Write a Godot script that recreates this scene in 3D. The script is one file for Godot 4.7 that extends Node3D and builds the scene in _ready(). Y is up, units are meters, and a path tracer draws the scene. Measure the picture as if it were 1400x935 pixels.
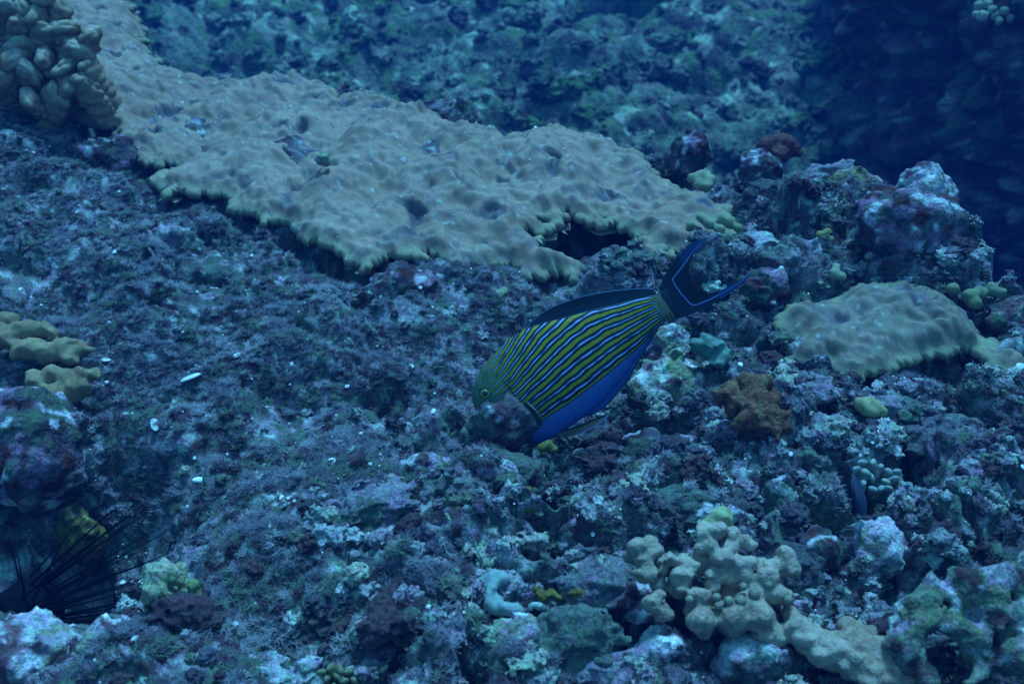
extends Node3D

# ---------------------------------------------------------------- shared state
var noise_a: FastNoiseLite      # broad swells
var noise_lump: FastNoiseLite   # fist sized lumps
var noise_knob: FastNoiseLite   # thumb sized knobs
var noise_fine: FastNoiseLite   # crumbs
var noise_pit: FastNoiseLite    # sparse pits
var noise_patch: FastNoiseLite  # patches of growth
var noise_spot: FastNoiseLite   # small spots of growth
var noise_grain: FastNoiseLite  # grains
var noise_wart: FastNoiseLite   # warts on the encrusting coral
var noise_rock: FastNoiseLite
var noise_warp: FastNoiseLite
var noise_blot: FastNoiseLite
var sdf_grid := PackedFloat32Array()
var sdf_x0 := -1.5
var sdf_z0 := -1.6
var sdf_step := 0.02
var sdf_nx := 150
var sdf_nz := 130
var mat_reef: StandardMaterial3D
var mat_far: StandardMaterial3D
var mat_coral: StandardMaterial3D
var mat_smooth: StandardMaterial3D
var mat_lobe: StandardMaterial3D
var mat_turf: StandardMaterial3D
var names := {}
var rng := RandomNumberGenerator.new()

const EDGE := [[-4.0, -3.2], [-0.95, -1.6], [-0.753, -1.228], [-0.663, -1.026], [-0.527, -0.746], [-0.381, -0.647], [-0.291, -0.663], [-0.202, -0.616], [-0.076, -0.504], [-0.009, -0.465], [0.057, -0.504], [0.143, -0.417], [0.218, -0.382], [0.256, -0.349], [0.308, -0.349], [0.354, -0.297], [0.40, -0.29], [0.435, -0.24], [0.455, -0.14], [0.475, -0.05], [0.52, 0.02], [0.62, 0.09], [0.8, 0.15], [4.0, 0.4]]


func mk_noise(sd: int, period: float, octaves: int, cell := false) -> FastNoiseLite:
	var n := FastNoiseLite.new()
	n.seed = sd
	n.frequency = 1.0 / period
	if cell:
		n.noise_type = FastNoiseLite.TYPE_CELLULAR
		n.cellular_return_type = FastNoiseLite.RETURN_DISTANCE
		n.cellular_distance_function = FastNoiseLite.DISTANCE_EUCLIDEAN
	else:
		n.noise_type = FastNoiseLite.TYPE_SIMPLEX_SMOOTH
	if octaves > 1:
		n.fractal_type = FastNoiseLite.FRACTAL_FBM
		n.fractal_octaves = octaves
	else:
		n.fractal_type = FastNoiseLite.FRACTAL_NONE
	return n


func bell(x: float, z: float, cx: float, cz: float, r: float) -> float:
	return exp(-((x - cx) * (x - cx) + (z - cz) * (z - cz)) / (r * r))


var edge_table := PackedFloat32Array()


func edge_z(x: float) -> float:
	if edge_table.is_empty():
		for n in 1601:
			var xx := -4.0 + n * 0.005
			var z: float = EDGE[EDGE.size() - 1][1]
			for i in EDGE.size() - 1:
				if xx <= EDGE[i + 1][0]:
					z = lerpf(EDGE[i][1], EDGE[i + 1][1], (xx - EDGE[i][0]) / (EDGE[i + 1][0] - EDGE[i][0]))
					break
			edge_table.append(z)
	var q := clampf((x + 4.0) / 0.005, 0.0, 1599.0)
	return lerpf(edge_table[int(q)], edge_table[int(q) + 1], q - int(q))


# the platform without its roughness
func macro(x: float, z: float) -> float:
	var y := 0.10 * smoothstep(0.40, 0.95, -x)
	y += 0.03 * bell(x, z, -0.1, -0.42, 0.34)
	y -= 0.05 * bell(x, z, 0.06, 0.03, 0.11)
	y -= 0.11 * bell(x, z, -0.325, 0.245, 0.075)
	y += 0.03 * bell(x, z, 0.42, -0.16, 0.12)
	return y


func sdf_at(x: float, z: float) -> float:
	var fx := clampf((x - sdf_x0) / sdf_step, 0.0, sdf_nx - 1.001)
	var fz := clampf((z - sdf_z0) / sdf_step, 0.0, sdf_nz - 1.001)
	var i := int(fx)
	var j := int(fz)
	var u := fx - i
	var v := fz - j
	var k := j * sdf_nx + i
	return lerpf(lerpf(sdf_grid[k], sdf_grid[k + 1], u), lerpf(sdf_grid[k + sdf_nx], sdf_grid[k + sdf_nx + 1], u), v)


func poly_sd(poly: PackedVector2Array, p: Vector2) -> float:
	var best := 1e9
	var inside := false
	var n := poly.size()
	var j := n - 1
	for i in n:
		var a := poly[i]
		var b := poly[j]
		var e := b - a
		var w := p - a
		var t := clampf(w.dot(e) / maxf(e.length_squared(), 1e-12), 0.0, 1.0)
		best = minf(best, (w - e * t).length_squared())
		if (a.y > p.y) != (b.y > p.y) and p.x < (b.x - a.x) * (p.y - a.y) / (b.y - a.y) + a.x:
			inside = not inside
		j = i
	return -sqrt(best) if inside else sqrt(best)


# roughness of the reef rock
func rough(x: float, z: float) -> float:
	var calm := smoothstep(-0.25, 0.35, noise_patch.get_noise_2d(x * 0.35 + 7.0, z * 0.35) + 0.4 - 0.9 * smoothstep(-0.1, 0.22, x + 0.5 * z))
	var k := 1.0 - 0.8 * calm
	var y := 0.034 * noise_a.get_noise_2d(x, z) + 0.012 * noise_a.get_noise_2d(x * 2.5 + 9.0, z * 2.5)
	var d1 := noise_lump.get_noise_2d(x, z) + 1.0
	var d2 := noise_knob.get_noise_2d(x + 0.006 * noise_fine.get_noise_2d(z, x), z) + 1.0
	y += k * 0.036 * (0.55 - d1 * d1)
	y += k * 0.007 * (0.5 - d2 * d2)
	y += (0.3 + 0.7 * k) * 0.0065 * noise_fine.get_noise_2d(x, z)
	y -= (0.35 + 0.65 * k) * 0.006 * smoothstep(0.15, 0.5, noise_spot.get_noise_2d(x * 1.1 + 40.0, z * 1.1))
	y -= k * 0.024 * (1.0 - smoothstep(0.0, 0.22, absf(noise_a.get_noise_2d(x * 2.0 + 5.0, z * 2.0))))
	y -= k * 0.036 * smoothstep(0.15, 0.7, noise_pit.get_noise_2d(x, z))
	return y


func ground_y(x: float, z: float) -> float:
	var y := macro(x, z)
	var s := sdf_at(x, z)
	y -= 0.020 * (1.0 - smoothstep(-0.01, 0.045, s))
	y -= 0.12 * bell(x, z, 0.086, -0.24, 0.05)
	y += rough(x, z)
	var e := edge_z(x) + 0.03 * noise_a.get_noise_2d(x * 2.0, z * 2.0) - z
	if e > -0.02:
		y = lerpf(y, -0.62 + 0.2 * noise_a.get_noise_2d(x, z), smoothstep(-0.02, 0.26, e))
	return y


func floor_y(x: float, z: float) -> float:
	var y := -0.52 + 0.07 * noise_a.get_noise_2d(x * 0.4, z * 0.4) + 0.04 * noise_a.get_noise_2d(x + 3.0, z)
	y += 0.16 * maxf(0.0, -z - 3.0) + 0.10 * maxf(0.0, absf(x) - 2.2)
	y -= 0.45 * bell(x, z, 1.0, -0.75, 0.55)
	var d1 := noise_lump.get_noise_2d(x * 0.5, z * 0.5) + 1.0
	var d2 := noise_knob.get_noise_2d(x * 0.45, z * 0.45) + 1.0
	y += 0.085 * (0.5 - d1 * d1) + 0.024 * (0.5 - d2 * d2) + 0.012 * noise_fine.get_noise_2d(x * 0.5, z * 0.5)
	return y


# ---------------------------------------------------------------- colours of growth (linear base colours)
const PALETTES := {
	"reef": [[0.115, 0.10, 0.11], [0.21, 0.19, 0.195], [0.34, 0.27, 0.31], [0.50, 0.48, 0.49], [0.15, 0.165, 0.14], [0.11, 0.06, 0.07]],
	"dark": [[0.085, 0.06, 0.078], [0.15, 0.12, 0.145], [0.36, 0.20, 0.28], [0.66, 0.60, 0.64], [0.10, 0.11, 0.08], [0.10, 0.03, 0.03]],
	"pale": [[0.42, 0.36, 0.41], [0.66, 0.61, 0.64], [0.66, 0.46, 0.54], [0.95, 0.93, 0.93], [0.31, 0.315, 0.23], [0.20, 0.09, 0.11]],
	"far": [[0.10, 0.115, 0.08], [0.19, 0.215, 0.15], [0.25, 0.25, 0.19], [0.48, 0.52, 0.38], [0.13, 0.19, 0.08], [0.07, 0.055, 0.055]],
	"mossy": [[0.17, 0.17, 0.135], [0.31, 0.30, 0.26], [0.40, 0.31, 0.35], [0.66, 0.64, 0.60], [0.19, 0.19, 0.12], [0.09, 0.05, 0.05]],
	"olive": [[0.11, 0.085, 0.025], [0.17, 0.13, 0.035], [0.16, 0.09, 0.05], [0.30, 0.26, 0.12], [0.20, 0.15, 0.02], [0.06, 0.04, 0.03]],
	"wall": [[0.085, 0.055, 0.06], [0.14, 0.10, 0.105], [0.21, 0.11, 0.13], [0.36, 0.34, 0.28], [0.11, 0.125, 0.075], [0.10, 0.03, 0.03]],
	"brown": [[0.23, 0.16, 0.115], [0.33, 0.24, 0.17], [0.40, 0.29, 0.23], [0.55, 0.46, 0.36], [0.28, 0.23, 0.10], [0.14, 0.085, 0.065]],
	"green": [[0.28, 0.28, 0.21], [0.49, 0.46, 0.39], [0.58, 0.44, 0.47], [0.86, 0.83, 0.79], [0.27, 0.275, 0.16], [0.12, 0.07, 0.07]],
}


func growth(kind: String, x: float, y: float, z: float, size := 1.0) -> Color:
	var p: Array = PALETTES[kind]
	var sx := x / size
	var sy := y / size
	var sz := z / size
	var a := noise_patch.get_noise_3d(sx, sy, sz)
	var b := noise_blot.get_noise_3d(sx, sy, sz)
	var c := noise_blot.get_noise_3d(sx + 31.0, sy, sz + 17.0)
	var g := noise_blot.get_noise_3d(sx * 1.4 + 11.0, sy * 1.4, sz * 1.4)
	var t := smoothstep(-0.25, 0.3, a + 0.6 * g)
	var col := Vector3(p[0][0], p[0][1], p[0][2]).lerp(Vector3(p[1][0], p[1][1], p[1][2]), t)
	col = col.lerp(Vector3(p[4][0], p[4][1], p[4][2]), smoothstep(0.12, 0.34, c - 0.4 * a))
	col = col.lerp(Vector3(p[5][0], p[5][1], p[5][2]), smoothstep(0.16, 0.36, -c + 0.3 * g))
	col = col.lerp(Vector3(p[2][0], p[2][1], p[2][2]), smoothstep(0.14, 0.34, b + 0.35 * a + 0.15 * g))
	col = col.lerp(Vector3(p[3][0], p[3][1], p[3][2]), smoothstep(0.36, 0.54, g + 0.45 * b))
	return Color(col.x, col.y, col.z)


# ---------------------------------------------------------------- mesh helpers
func finish(verts: PackedVector3Array, idx: PackedInt32Array, cols: PackedColorArray, uvs := PackedVector2Array()) -> ArrayMesh:
	var normals := PackedVector3Array()
	normals.resize(verts.size())
	for i in range(0, idx.size(), 3):
		var a := idx[i]
		var b := idx[i + 1]
		var c := idx[i + 2]
		var n := (verts[c] - verts[a]).cross(verts[b] - verts[a])
		normals[a] += n
		normals[b] += n
		normals[c] += n
	for i in normals.size():
		normals[i] = normals[i].normalized() if normals[i].length_squared() > 1e-24 else Vector3.UP
	var arr := []
	arr.resize(Mesh.ARRAY_MAX)
	arr[Mesh.ARRAY_VERTEX] = verts
	arr[Mesh.ARRAY_NORMAL] = normals
	arr[Mesh.ARRAY_INDEX] = idx
	if cols.size():
		arr[Mesh.ARRAY_COLOR] = cols
	if uvs.size():
		arr[Mesh.ARRAY_TEX_UV] = uvs
	var m := ArrayMesh.new()
	m.add_surface_from_arrays(Mesh.PRIMITIVE_TRIANGLES, arr)
	return m


func numbered(called: String) -> String:
	names[called] = names.get(called, -1) + 1
	return called if names[called] == 0 else "%s_%03d" % [called, names[called]]


func tag(o: Node, label: String, category: String, group := "", kind := "") -> void:
	if label:
		o.set_meta("label", label)
	if category:
		o.set_meta("category", category)
	if group:
		o.set_meta("group", group)
	if kind:
		o.set_meta("kind", kind)


func put(called: String, m: Mesh, mat: Material, at := Vector3.ZERO, parent: Node = null) -> MeshInstance3D:
	var o := MeshInstance3D.new()
	o.name = numbered(called) if parent == null else called
	o.mesh = m
	o.material_override = mat
	o.position = at
	if parent == null:
		add_child(o, true)
	else:
		parent.add_child(o, true)
	return o


func base(called: String, at: Vector3, label: String, category: String, group := "") -> Node3D:
	var o := Node3D.new()
	o.name = numbered(called)
	o.position = at
	add_child(o, true)
	tag(o, label, category, group)
	return o


# Smooth union of tapered capsules [a, b, ra, rb], meshed as surface nets.
# wobble: [amplitude, period] pairs of 3-D noise added to the field; paint: Callable(Vector3) -> Color
func blob(prims: Array, cell: float, blend: float, wobble: Array, paint: Callable, offset := Vector3.ZERO) -> ArrayMesh:
	var lo := Vector3(1e9, 1e9, 1e9)
	var hi := -lo
	var pad := cell * 3.0
	for w in wobble:
		pad += absf(w[0]) * 0.6
	for p in prims:
		var r: float = maxf(p[2], p[3]) + pad
		lo = lo.min((p[0] as Vector3).min(p[1]) - Vector3(r, r, r))
		hi = hi.max((p[0] as Vector3).max(p[1]) + Vector3(r, r, r))
	var nx := int((hi.x - lo.x) / cell) + 2
	var ny := int((hi.y - lo.y) / cell) + 2
	var nz := int((hi.z - lo.z) / cell) + 2
	var acc := PackedFloat32Array()
	acc.resize(nx * ny * nz)
	var k := 1.0 / blend
	for p in prims:
		var a: Vector3 = p[0]
		var b: Vector3 = p[1]
		var ra: float = p[2]
		var rb: float = p[3]
		var r := maxf(ra, rb) + pad + blend * 2.0
		var l := ((a.min(b) - Vector3(r, r, r) - lo) / cell)
		var h := ((a.max(b) + Vector3(r, r, r) - lo) / cell)
		var i0 := maxi(0, int(l.x))
		var i1 := mini(nx - 1, int(h.x) + 1)
		var j0 := maxi(0, int(l.y))
		var j1 := mini(ny - 1, int(h.y) + 1)
		var k0 := maxi(0, int(l.z))
		var k1 := mini(nz - 1, int(h.z) + 1)
		var ab := b - a
		var inv := 1.0 / maxf(ab.length_squared(), 1e-12)
		for kk in range(k0, k1 + 1):
			for jj in range(j0, j1 + 1):
				var row := (kk * ny + jj) * nx
				for ii in range(i0, i1 + 1):
					var q := lo + Vector3(ii, jj, kk) * cell
					var t := clampf((q - a).dot(ab) * inv, 0.0, 1.0)
					var d := (q - a - ab * t).length() - lerpf(ra, rb, t)
					acc[row + ii] += exp(clampf(-d * k, -30.0, 30.0))
	var field := PackedFloat32Array()
	field.resize(acc.size())
	var reach := 0.0
	for w in wobble:
		reach += absf(w[0])
	reach += cell * 2.5
	for kk in nz:
		for jj in ny:
			for ii in nx:
				var n := (kk * ny + jj) * nx + ii
				var s := acc[n]
				var d := 1.0 if s <= 1e-12 else -log(s) * blend
				if absf(d) < reach:
					var q := lo + Vector3(ii, jj, kk) * cell + offset
					for w in wobble:
						var nn: FastNoiseLite = w[1]
						var sc: float = w[2]
						d += w[0] * nn.get_noise_3d(q.x * sc, q.y * sc, q.z * sc)
				field[n] = d
	var verts := PackedVector3Array()
	var cols := PackedColorArray()
	var idx := PackedInt32Array()
	var at := PackedInt32Array()
	at.resize(acc.size())
	at.fill(-1)
	var step := PackedInt32Array([0, 1, nx, nx + 1, nx * ny, nx * ny + 1, nx * ny + nx, nx * ny + nx + 1])
	var edges := [[0, 1], [0, 2], [0, 4], [1, 3], [1, 5], [2, 3], [2, 6], [4, 5], [4, 6], [3, 7], [5, 7], [6, 7]]
	for kk in nz - 1:
		for jj in ny - 1:
			for ii in nx - 1:
				var n := (kk * ny + jj) * nx + ii
				if absf(field[n]) > cell * 4.5:
					continue
				var mask := 0
				for c in 8:
					if field[n + step[c]] < 0.0:
						mask |= 1 << c
				if mask == 0 or mask == 255:
					continue
				var sum := Vector3.ZERO
				var cnt := 0
				for e in edges:
					var c0: int = e[0]
					var c1: int = e[1]
					if ((mask >> c0) & 1) == ((mask >> c1) & 1):
						continue
					var f0 := field[n + step[c0]]
					var f1 := field[n + step[c1]]
					var t := f0 / (f0 - f1)
					var p0 := Vector3(c0 & 1, (c0 >> 1) & 1, c0 >> 2)
					var p1 := Vector3(c1 & 1, (c1 >> 1) & 1, c1 >> 2)
					sum += p0.lerp(p1, t)
					cnt += 1
				var p := lo + (Vector3(ii, jj, kk) + sum / cnt) * cell
				at[n] = verts.size()
				verts.append(p)
				cols.append(paint.call(p + offset))
	var sx := 1
	var sy := nx
	var sz := nx * ny
	for kk in range(1, nz - 1):
		for jj in range(1, ny - 1):
			for ii in range(1, nx - 1):
				var n := (kk * ny + jj) * nx + ii
				if absf(field[n]) > cell * 4.5:
					continue
				var f := field[n] < 0.0
				if f != (field[n + sx] < 0.0):
					quad(idx, at[n], at[n - sy], at[n - sy - sz], at[n - sz], f)
				if f != (field[n + sy] < 0.0):
					quad(idx, at[n], at[n - sz], at[n - sz - sx], at[n - sx], f)
				if f != (field[n + sz] < 0.0):
					quad(idx, at[n], at[n - sx], at[n - sx - sy], at[n - sy], f)
	return finish(verts, idx, cols)


func quad(idx: PackedInt32Array, a: int, b: int, c: int, d: int, flip: bool) -> void:
	if a < 0 or b < 0 or c < 0 or d < 0:
		return
	if flip:
		idx.append_array(PackedInt32Array([a, c, b, a, d, c]))
	else:
		idx.append_array(PackedInt32Array([a, b, c, a, c, d]))


# An encrusting sheet of coral over an outline (world x, z), with a rolled rim and an underside.
func sheet(poly: PackedVector2Array, spacing: float, holes: Array, thick: float, kind: int, ragged: float) -> ArrayMesh:
	var lo := Vector2(1e9, 1e9)
	var hi := -lo
	for p in poly:
		lo = lo.min(p)
		hi = hi.max(p)
	lo -= Vector2(0.03, 0.03)
	hi += Vector2(0.03, 0.03)
	var nx := int((hi.x - lo.x) / spacing) + 2
	var nz := int((hi.y - lo.y) / spacing) + 2
	var coarse := 4
	var cx := nx / coarse + 2
	var cz := nz / coarse + 2
	var csd := PackedFloat32Array()
	csd.resize(cx * cz)
	for j in cz:
		for i in cx:
			csd[j * cx + i] = poly_sd(poly, lo + Vector2(i, j) * spacing * coarse)
	var sd := PackedFloat32Array()
	sd.resize(nx * nz)
	for j in nz:
		for i in nx:
			var fi := float(i) / coarse
			var fj := float(j) / coarse
			var a := int(fi)
			var b := int(fj)
			var u := fi - a
			var v := fj - b
			var n := b * cx + a
			var d := lerpf(lerpf(csd[n], csd[n + 1], u), lerpf(csd[n + cx], csd[n + cx + 1], u), v)
			var x := lo.x + i * spacing
			var z := lo.y + j * spacing
			d += ragged * (0.012 * noise_fine.get_noise_2d(x * 0.35 + 5.0, z * 0.35) + 0.003 * noise_fine.get_noise_2d(x, z + 9.0))
			for h in holes:
				var q := Vector2((x - h[0]) / h[2], (z - h[1]) / h[3])
				d = maxf(d, (1.0 + 0.7 * noise_fine.get_noise_2d(x * 0.35, z * 0.35) - q.length()) * minf(h[2], h[3]))
			sd[j * nx + i] = d
	var at := PackedInt32Array()
	at.resize(nx * nz)
	at.fill(-1)
	var verts := PackedVector3Array()
	var cols := PackedColorArray()
	var idx := PackedInt32Array()
	var outward := PackedVector3Array()
	for j in range(1, nz - 1):
		for i in range(1, nx - 1):
			var n := j * nx + i
			if sd[n] >= 0.0:
				continue
			var g := Vector2(sd[n + 1] - sd[n - 1], sd[n + nx] - sd[n - nx])
			g = g.normalized() if g.length() > 1e-9 else Vector2.RIGHT
			var x := lo.x + i * spacing
			var z := lo.y + j * spacing
			var d := sd[n]
			if d > -spacing * 1.2:
				x += g.x * -d
				z += g.y * -d
			at[n] = verts.size()
			var e := minf(-d, 0.2)
			verts.append(Vector3(x, sheet_top(x, z, e, thick, kind), z))
			outward.append(Vector3(g.x, 0.0, g.y))
			cols.append(sheet_tint(x, verts[verts.size() - 1].y, z, e, kind))
	var rim := {}
	for j in range(1, nz - 2):
		for i in range(1, nx - 2):
			var n := j * nx + i
			var a := at[n]
			var b := at[n + 1]
			var c := at[n + nx]
			var d := at[n + nx + 1]
			for t in [[a, b, d], [a, d, c]]:
				if t[0] < 0 or t[1] < 0 or t[2] < 0:
					continue
				idx.append_array(PackedInt32Array(t))
				for s in 3:
					var p: int = t[s]
					var q: int = t[(s + 1) % 3]
					var key := Vector2i(q, p)
					if rim.has(key):
						rim.erase(key)
					else:
						rim[Vector2i(p, q)] = true
	var rings := {}
	var steps := [[0.35, -0.35], [0.15, -0.85], [-0.5, -1.05], [-1.6, -1.3]]
	for key in rim:
		for v in [key.x, key.y]:
			if rings.has(v):
				continue
			var r := [v]
			for s in steps:
				r.append(verts.size())
				verts.append(verts[v] + outward[v] * thick * s[0] + Vector3(0, thick * s[1], 0))
				cols.append(cols[v])
			rings[v] = r
	for key in rim:
		var p: Array = rings[key.x]
		var q: Array = rings[key.y]
		for s in steps.size():
			idx.append_array(PackedInt32Array([q[s], p[s], p[s + 1], q[s], p[s + 1], q[s + 1]]))
	return finish(verts, idx, cols)


func sheet_top(x: float, z: float, e: float, thick: float, kind: int) -> float:
	var y := macro(x, z)
	var inner := smoothstep(0.0, 0.06, e)
	var wx := x + 0.007 * noise_warp.get_noise_2d(x, z)
	var wz := z + 0.007 * noise_warp.get_noise_2d(z + 4.0, x)
	var d := noise_wart.get_noise_2d(wx, wz) + 1.0
	var d2 := noise_wart.get_noise_2d(wx * 0.55 + 3.0, wz * 0.55) + 1.0
	var wart := 0.0042 * knob(d) + 0.0046 * knob(d2) * smoothstep(-0.35, 0.25, noise_patch.get_noise_2d(x, z + 3.0))
	var swell := 0.018 * noise_a.get_noise_2d(x * 1.3 + 2.0, z * 1.3) + 0.008 * noise_lump.get_noise_2d(x * 0.8, z * 0.8) + 0.011 * noise_a.get_noise_2d(x * 3.0, z * 3.0 + 1.0)
	if kind == 1:
		wart = 0.006 * knob(d2) + 0.004 * knob(d)
		swell = 0.010 * noise_a.get_noise_2d(x * 2.0 + 2.0, z * 2.0) + 0.010 * bell(x, z, 0.40, -0.02, 0.10)
	var pit := smoothstep(0.42, 0.62, noise_pit.get_noise_2d(x * 1.2 + 4.0, z * 1.2)) * inner
	return y + thick * 0.25 + thick * 0.9 * smoothstep(0.0, 0.022, e) + swell * (0.35 + 0.65 * inner) + wart * (0.12 + 0.88 * smoothstep(0.002, 0.028, e)) - 0.009 * pit


func knob(d: float) -> float:
	var q := maxf(0.0, 1.0 - 1.9 * d * d)
	return q * q * (3.0 - 2.0 * q)


func sheet_tint(x: float, y: float, z: float, e: float, kind: int) -> Color:
	var a := noise_patch.get_noise_3d(x * 0.8, y * 0.8, z * 0.8)
	var g := noise_spot.get_noise_3d(x * 1.8, y * 1.8, z * 1.8)
	var c := Vector3(0.40, 0.245, 0.175).lerp(Vector3(0.53, 0.335, 0.25), clampf(0.5 + a + 0.5 * g, 0.0, 1.0))
	if kind == 1:
		c = Vector3(0.27, 0.195, 0.145).lerp(Vector3(0.38, 0.28, 0.21), clampf(0.5 + a + 0.6 * g, 0.0, 1.0))
	# the growing margin of such a colony is pale and greenish
	c = c.lerp(Vector3(0.38, 0.36, 0.19), (1.0 - smoothstep(0.003, 0.011, e + 0.004 * g)) * 0.6)
	# dead spots taken over by turf
	var pit := smoothstep(0.40, 0.52, noise_pit.get_noise_2d(x * 1.2 + 4.0, z * 1.2) + 0.18 * g)
	c = c.lerp(Vector3(0.18, 0.15, 0.17), pit * smoothstep(0.01, 0.03, e))
	var s := noise_spot.get_noise_3d(x * 0.8 + 11.0, y * 0.8, z * 0.8)
	c = c.lerp(Vector3(0.27, 0.19, 0.18), smoothstep(0.22, 0.36, s + 0.2 * g) * 0.8)
	c = c.lerp(Vector3(0.58, 0.53, 0.44), smoothstep(0.52, 0.60, g + 0.35 * s))
	return Color(c.x, c.y, c.z)


func stone(called: String, label: String, category: String, at: Vector3, r: Vector3, sd: int, palette: String, porous := 0.5, parts := []) -> Node3D:
	var m := maxf(r.x, maxf(r.y, r.z))
	var mean := (r.x + r.y + r.z) / 3.0
	var prims := []
	var g := RandomNumberGenerator.new()
	g.seed = sd
	var small := minf(r.x, minf(r.y, r.z))
	for i in 9:
		var d := Vector3(g.randfn(), g.randfn() * 0.8, g.randfn()).normalized() * g.randf_range(0.25, 0.8)
		var c := Vector3(d.x * (r.x - small * 0.45), d.y * (r.y - small * 0.4), d.z * (r.z - small * 0.45))
		prims.append([c, c, small * g.randf_range(0.45, 0.72), small * 0.5])
		prims[i][3] = prims[i][2]
	var off := at + Vector3(sd * 0.37, 0, sd * 0.11)
	var wob := [[mean * 0.22, noise_rock, 0.035 / mean], [mean * 0.10 * (0.6 + porous), noise_rock, 0.11 / mean], [0.0028, noise_fine, 1.0], [-mean * 0.5 * porous, noise_pit, 0.045 / mean * 0.9]]
	var mesh := blob(prims, maxf(m / 14.0, 0.0024), mean * 0.16, wob, func(p: Vector3) -> Color: return growth(palette, p.x, p.y, p.z), off)
	var o := put(called, mesh, mat_reef, at)
	tag(o, label, category)
	return o


# A lumpy colony: spheres [x, y, z, r] in world places
func lumps(called: String, label: String, category: String, balls: Array, tint: Color, tint2: Color, cell: float, blend: float, wob: float, mat: Material, group := "") -> MeshInstance3D:
	var c := Vector3.ZERO
	for b in balls:
		c += Vector3(b[0], b[1], b[2])
	c /= balls.size()
	var prims := []
	for b in balls:
		var p := Vector3(b[0], b[1], b[2]) - c
		prims.append([p, p, b[3], b[3]])
	var paint := func(p: Vector3) -> Color:
		var t := clampf(0.5 + 0.9 * noise_patch.get_noise_3d(p.x * 1.5, p.y * 1.5, p.z * 1.5) + 0.7 * noise_grain.get_noise_3d(p.x, p.y, p.z), 0.0, 1.0)
		return tint.lerp(tint2, t)
	var m := blob(prims, cell, blend, [[wob, noise_fine, 0.8], [wob * 0.5, noise_grain, 0.5]], paint, c)
	var o := put(called, m, mat, c)
	tag(o, label, category, group)
	return o


# a knobbly finger of a branching coral, root at the origin, along +y, unit measures in metres
func finger(length: float, r0: float, r1: float, bend: Vector3, sd: int, tint: Color, tip: Color, warts := 0.0016, period := 0.0055) -> ArrayMesh:
	var rows := 40 if r1 > 0.008 else 20
	var around := 42 if r1 > 0.008 else 18
	var verts := PackedVector3Array()
	var cols := PackedColorArray()
	var idx := PackedInt32Array()
	for i in rows + 1:
		var t := float(i) / rows
		for j in around:
			var a := TAU * j / around
			var along := minf(t * 1.25, 1.0)
			var r := lerpf(r0, r1, smoothstep(0.0, 0.8, along))
			var y := length * along
			if t > 0.8:
				var q := (t - 0.8) / 0.2 * PI * 0.5
				y = length + sin(q) * r1 * 0.85
				r = r1 * cos(q)
			var p := Vector3(cos(a) * r, y, sin(a) * r) + bend * (y / length) * (y / length)
			var n := Vector3(cos(a), 0.4 if t > 0.8 else 0.0, sin(a)).normalized()
			if t > 0.86:
				n = n.lerp(Vector3.UP, (t - 0.86) / 0.14).normalized()
			var w := noise_knob.get_noise_3d(p.x * 0.02 / period + sd, p.y * 0.02 / period, p.z * 0.02 / period) + 1.0
			p += n * (warts * (1.0 - 1.3 * w * w) + 0.14 * r1 * noise_rock.get_noise_3d(p.x * 2.0 + sd * 3.0, p.y * 2.0, p.z * 2.0))
			verts.append(p)
			var g := noise_grain.get_noise_3d(p.x + sd, p.y, p.z)
			cols.append(tint.lerp(tip, clampf(smoothstep(0.8, 1.0, t) * 0.8 + 0.5 * g, 0.0, 1.0)))
	for i in rows:
		for j in around:
			var a := i * around + j
			var b := i * around + (j + 1) % around
			idx.append_array(PackedInt32Array([a, b, a + around, b, b + around, a + around]))
	return finish(verts, idx, cols)


func towards(dir: Vector3) -> Basis:
	return Basis(Quaternion(Vector3.UP, dir.normalized()))


# a thin-walled disc or valve with a raised rim
func shell_mesh(dish: float, tint: Color) -> ArrayMesh:
	var verts := PackedVector3Array()
	var cols := PackedColorArray()
	var idx := PackedInt32Array()
	var prof := [[0.0, 0.16], [0.35, 0.20], [0.65, 0.17], [0.88, 0.09], [1.0, 0.0], [0.95, -0.06], [0.6, -0.05], [0.0, -0.04]]
	var around := 20
	for i in prof.size():
		for j in around:
			var a := TAU * j / around
			var r: float = prof[i][0] * (1.0 + 0.09 * sin(a * 2.0 + 0.7) + 0.05 * sin(a * 3.0) + 0.03 * sin(a * 7.0))
			verts.append(Vector3(cos(a) * r, prof[i][1] * dish, sin(a) * r * 0.8))
			var s := 0.86 + 0.14 * sin(prof[i][0] * 30.0)
			cols.append(Color(tint.r * s, tint.g * s, tint.b * s))
	for i in prof.size() - 1:
		for j in around:
			var a := i * around + j
			var b := i * around + (j + 1) % around
			idx.append_array(PackedInt32Array([a, a + around, b, b, a + around, b + around]))
	return finish(verts, idx, cols)


func scatter(called: String, label: String, mesh: Mesh, mat: Material, places: Array) -> void:
	var mm := MultiMesh.new()
	mm.transform_format = MultiMesh.TRANSFORM_3D
	mm.use_colors = true
	mm.mesh = mesh
	mm.instance_count = places.size()
	for i in places.size():
		mm.set_instance_transform(i, places[i][0])
		mm.set_instance_color(i, places[i][1])
	var o := MultiMeshInstance3D.new()
	o.name = numbered(called)
	o.multimesh = mm
	o.material_override = mat
	tag(o, label, called.replace("_", " "), "", "stuff")
	add_child(o, true)


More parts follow.
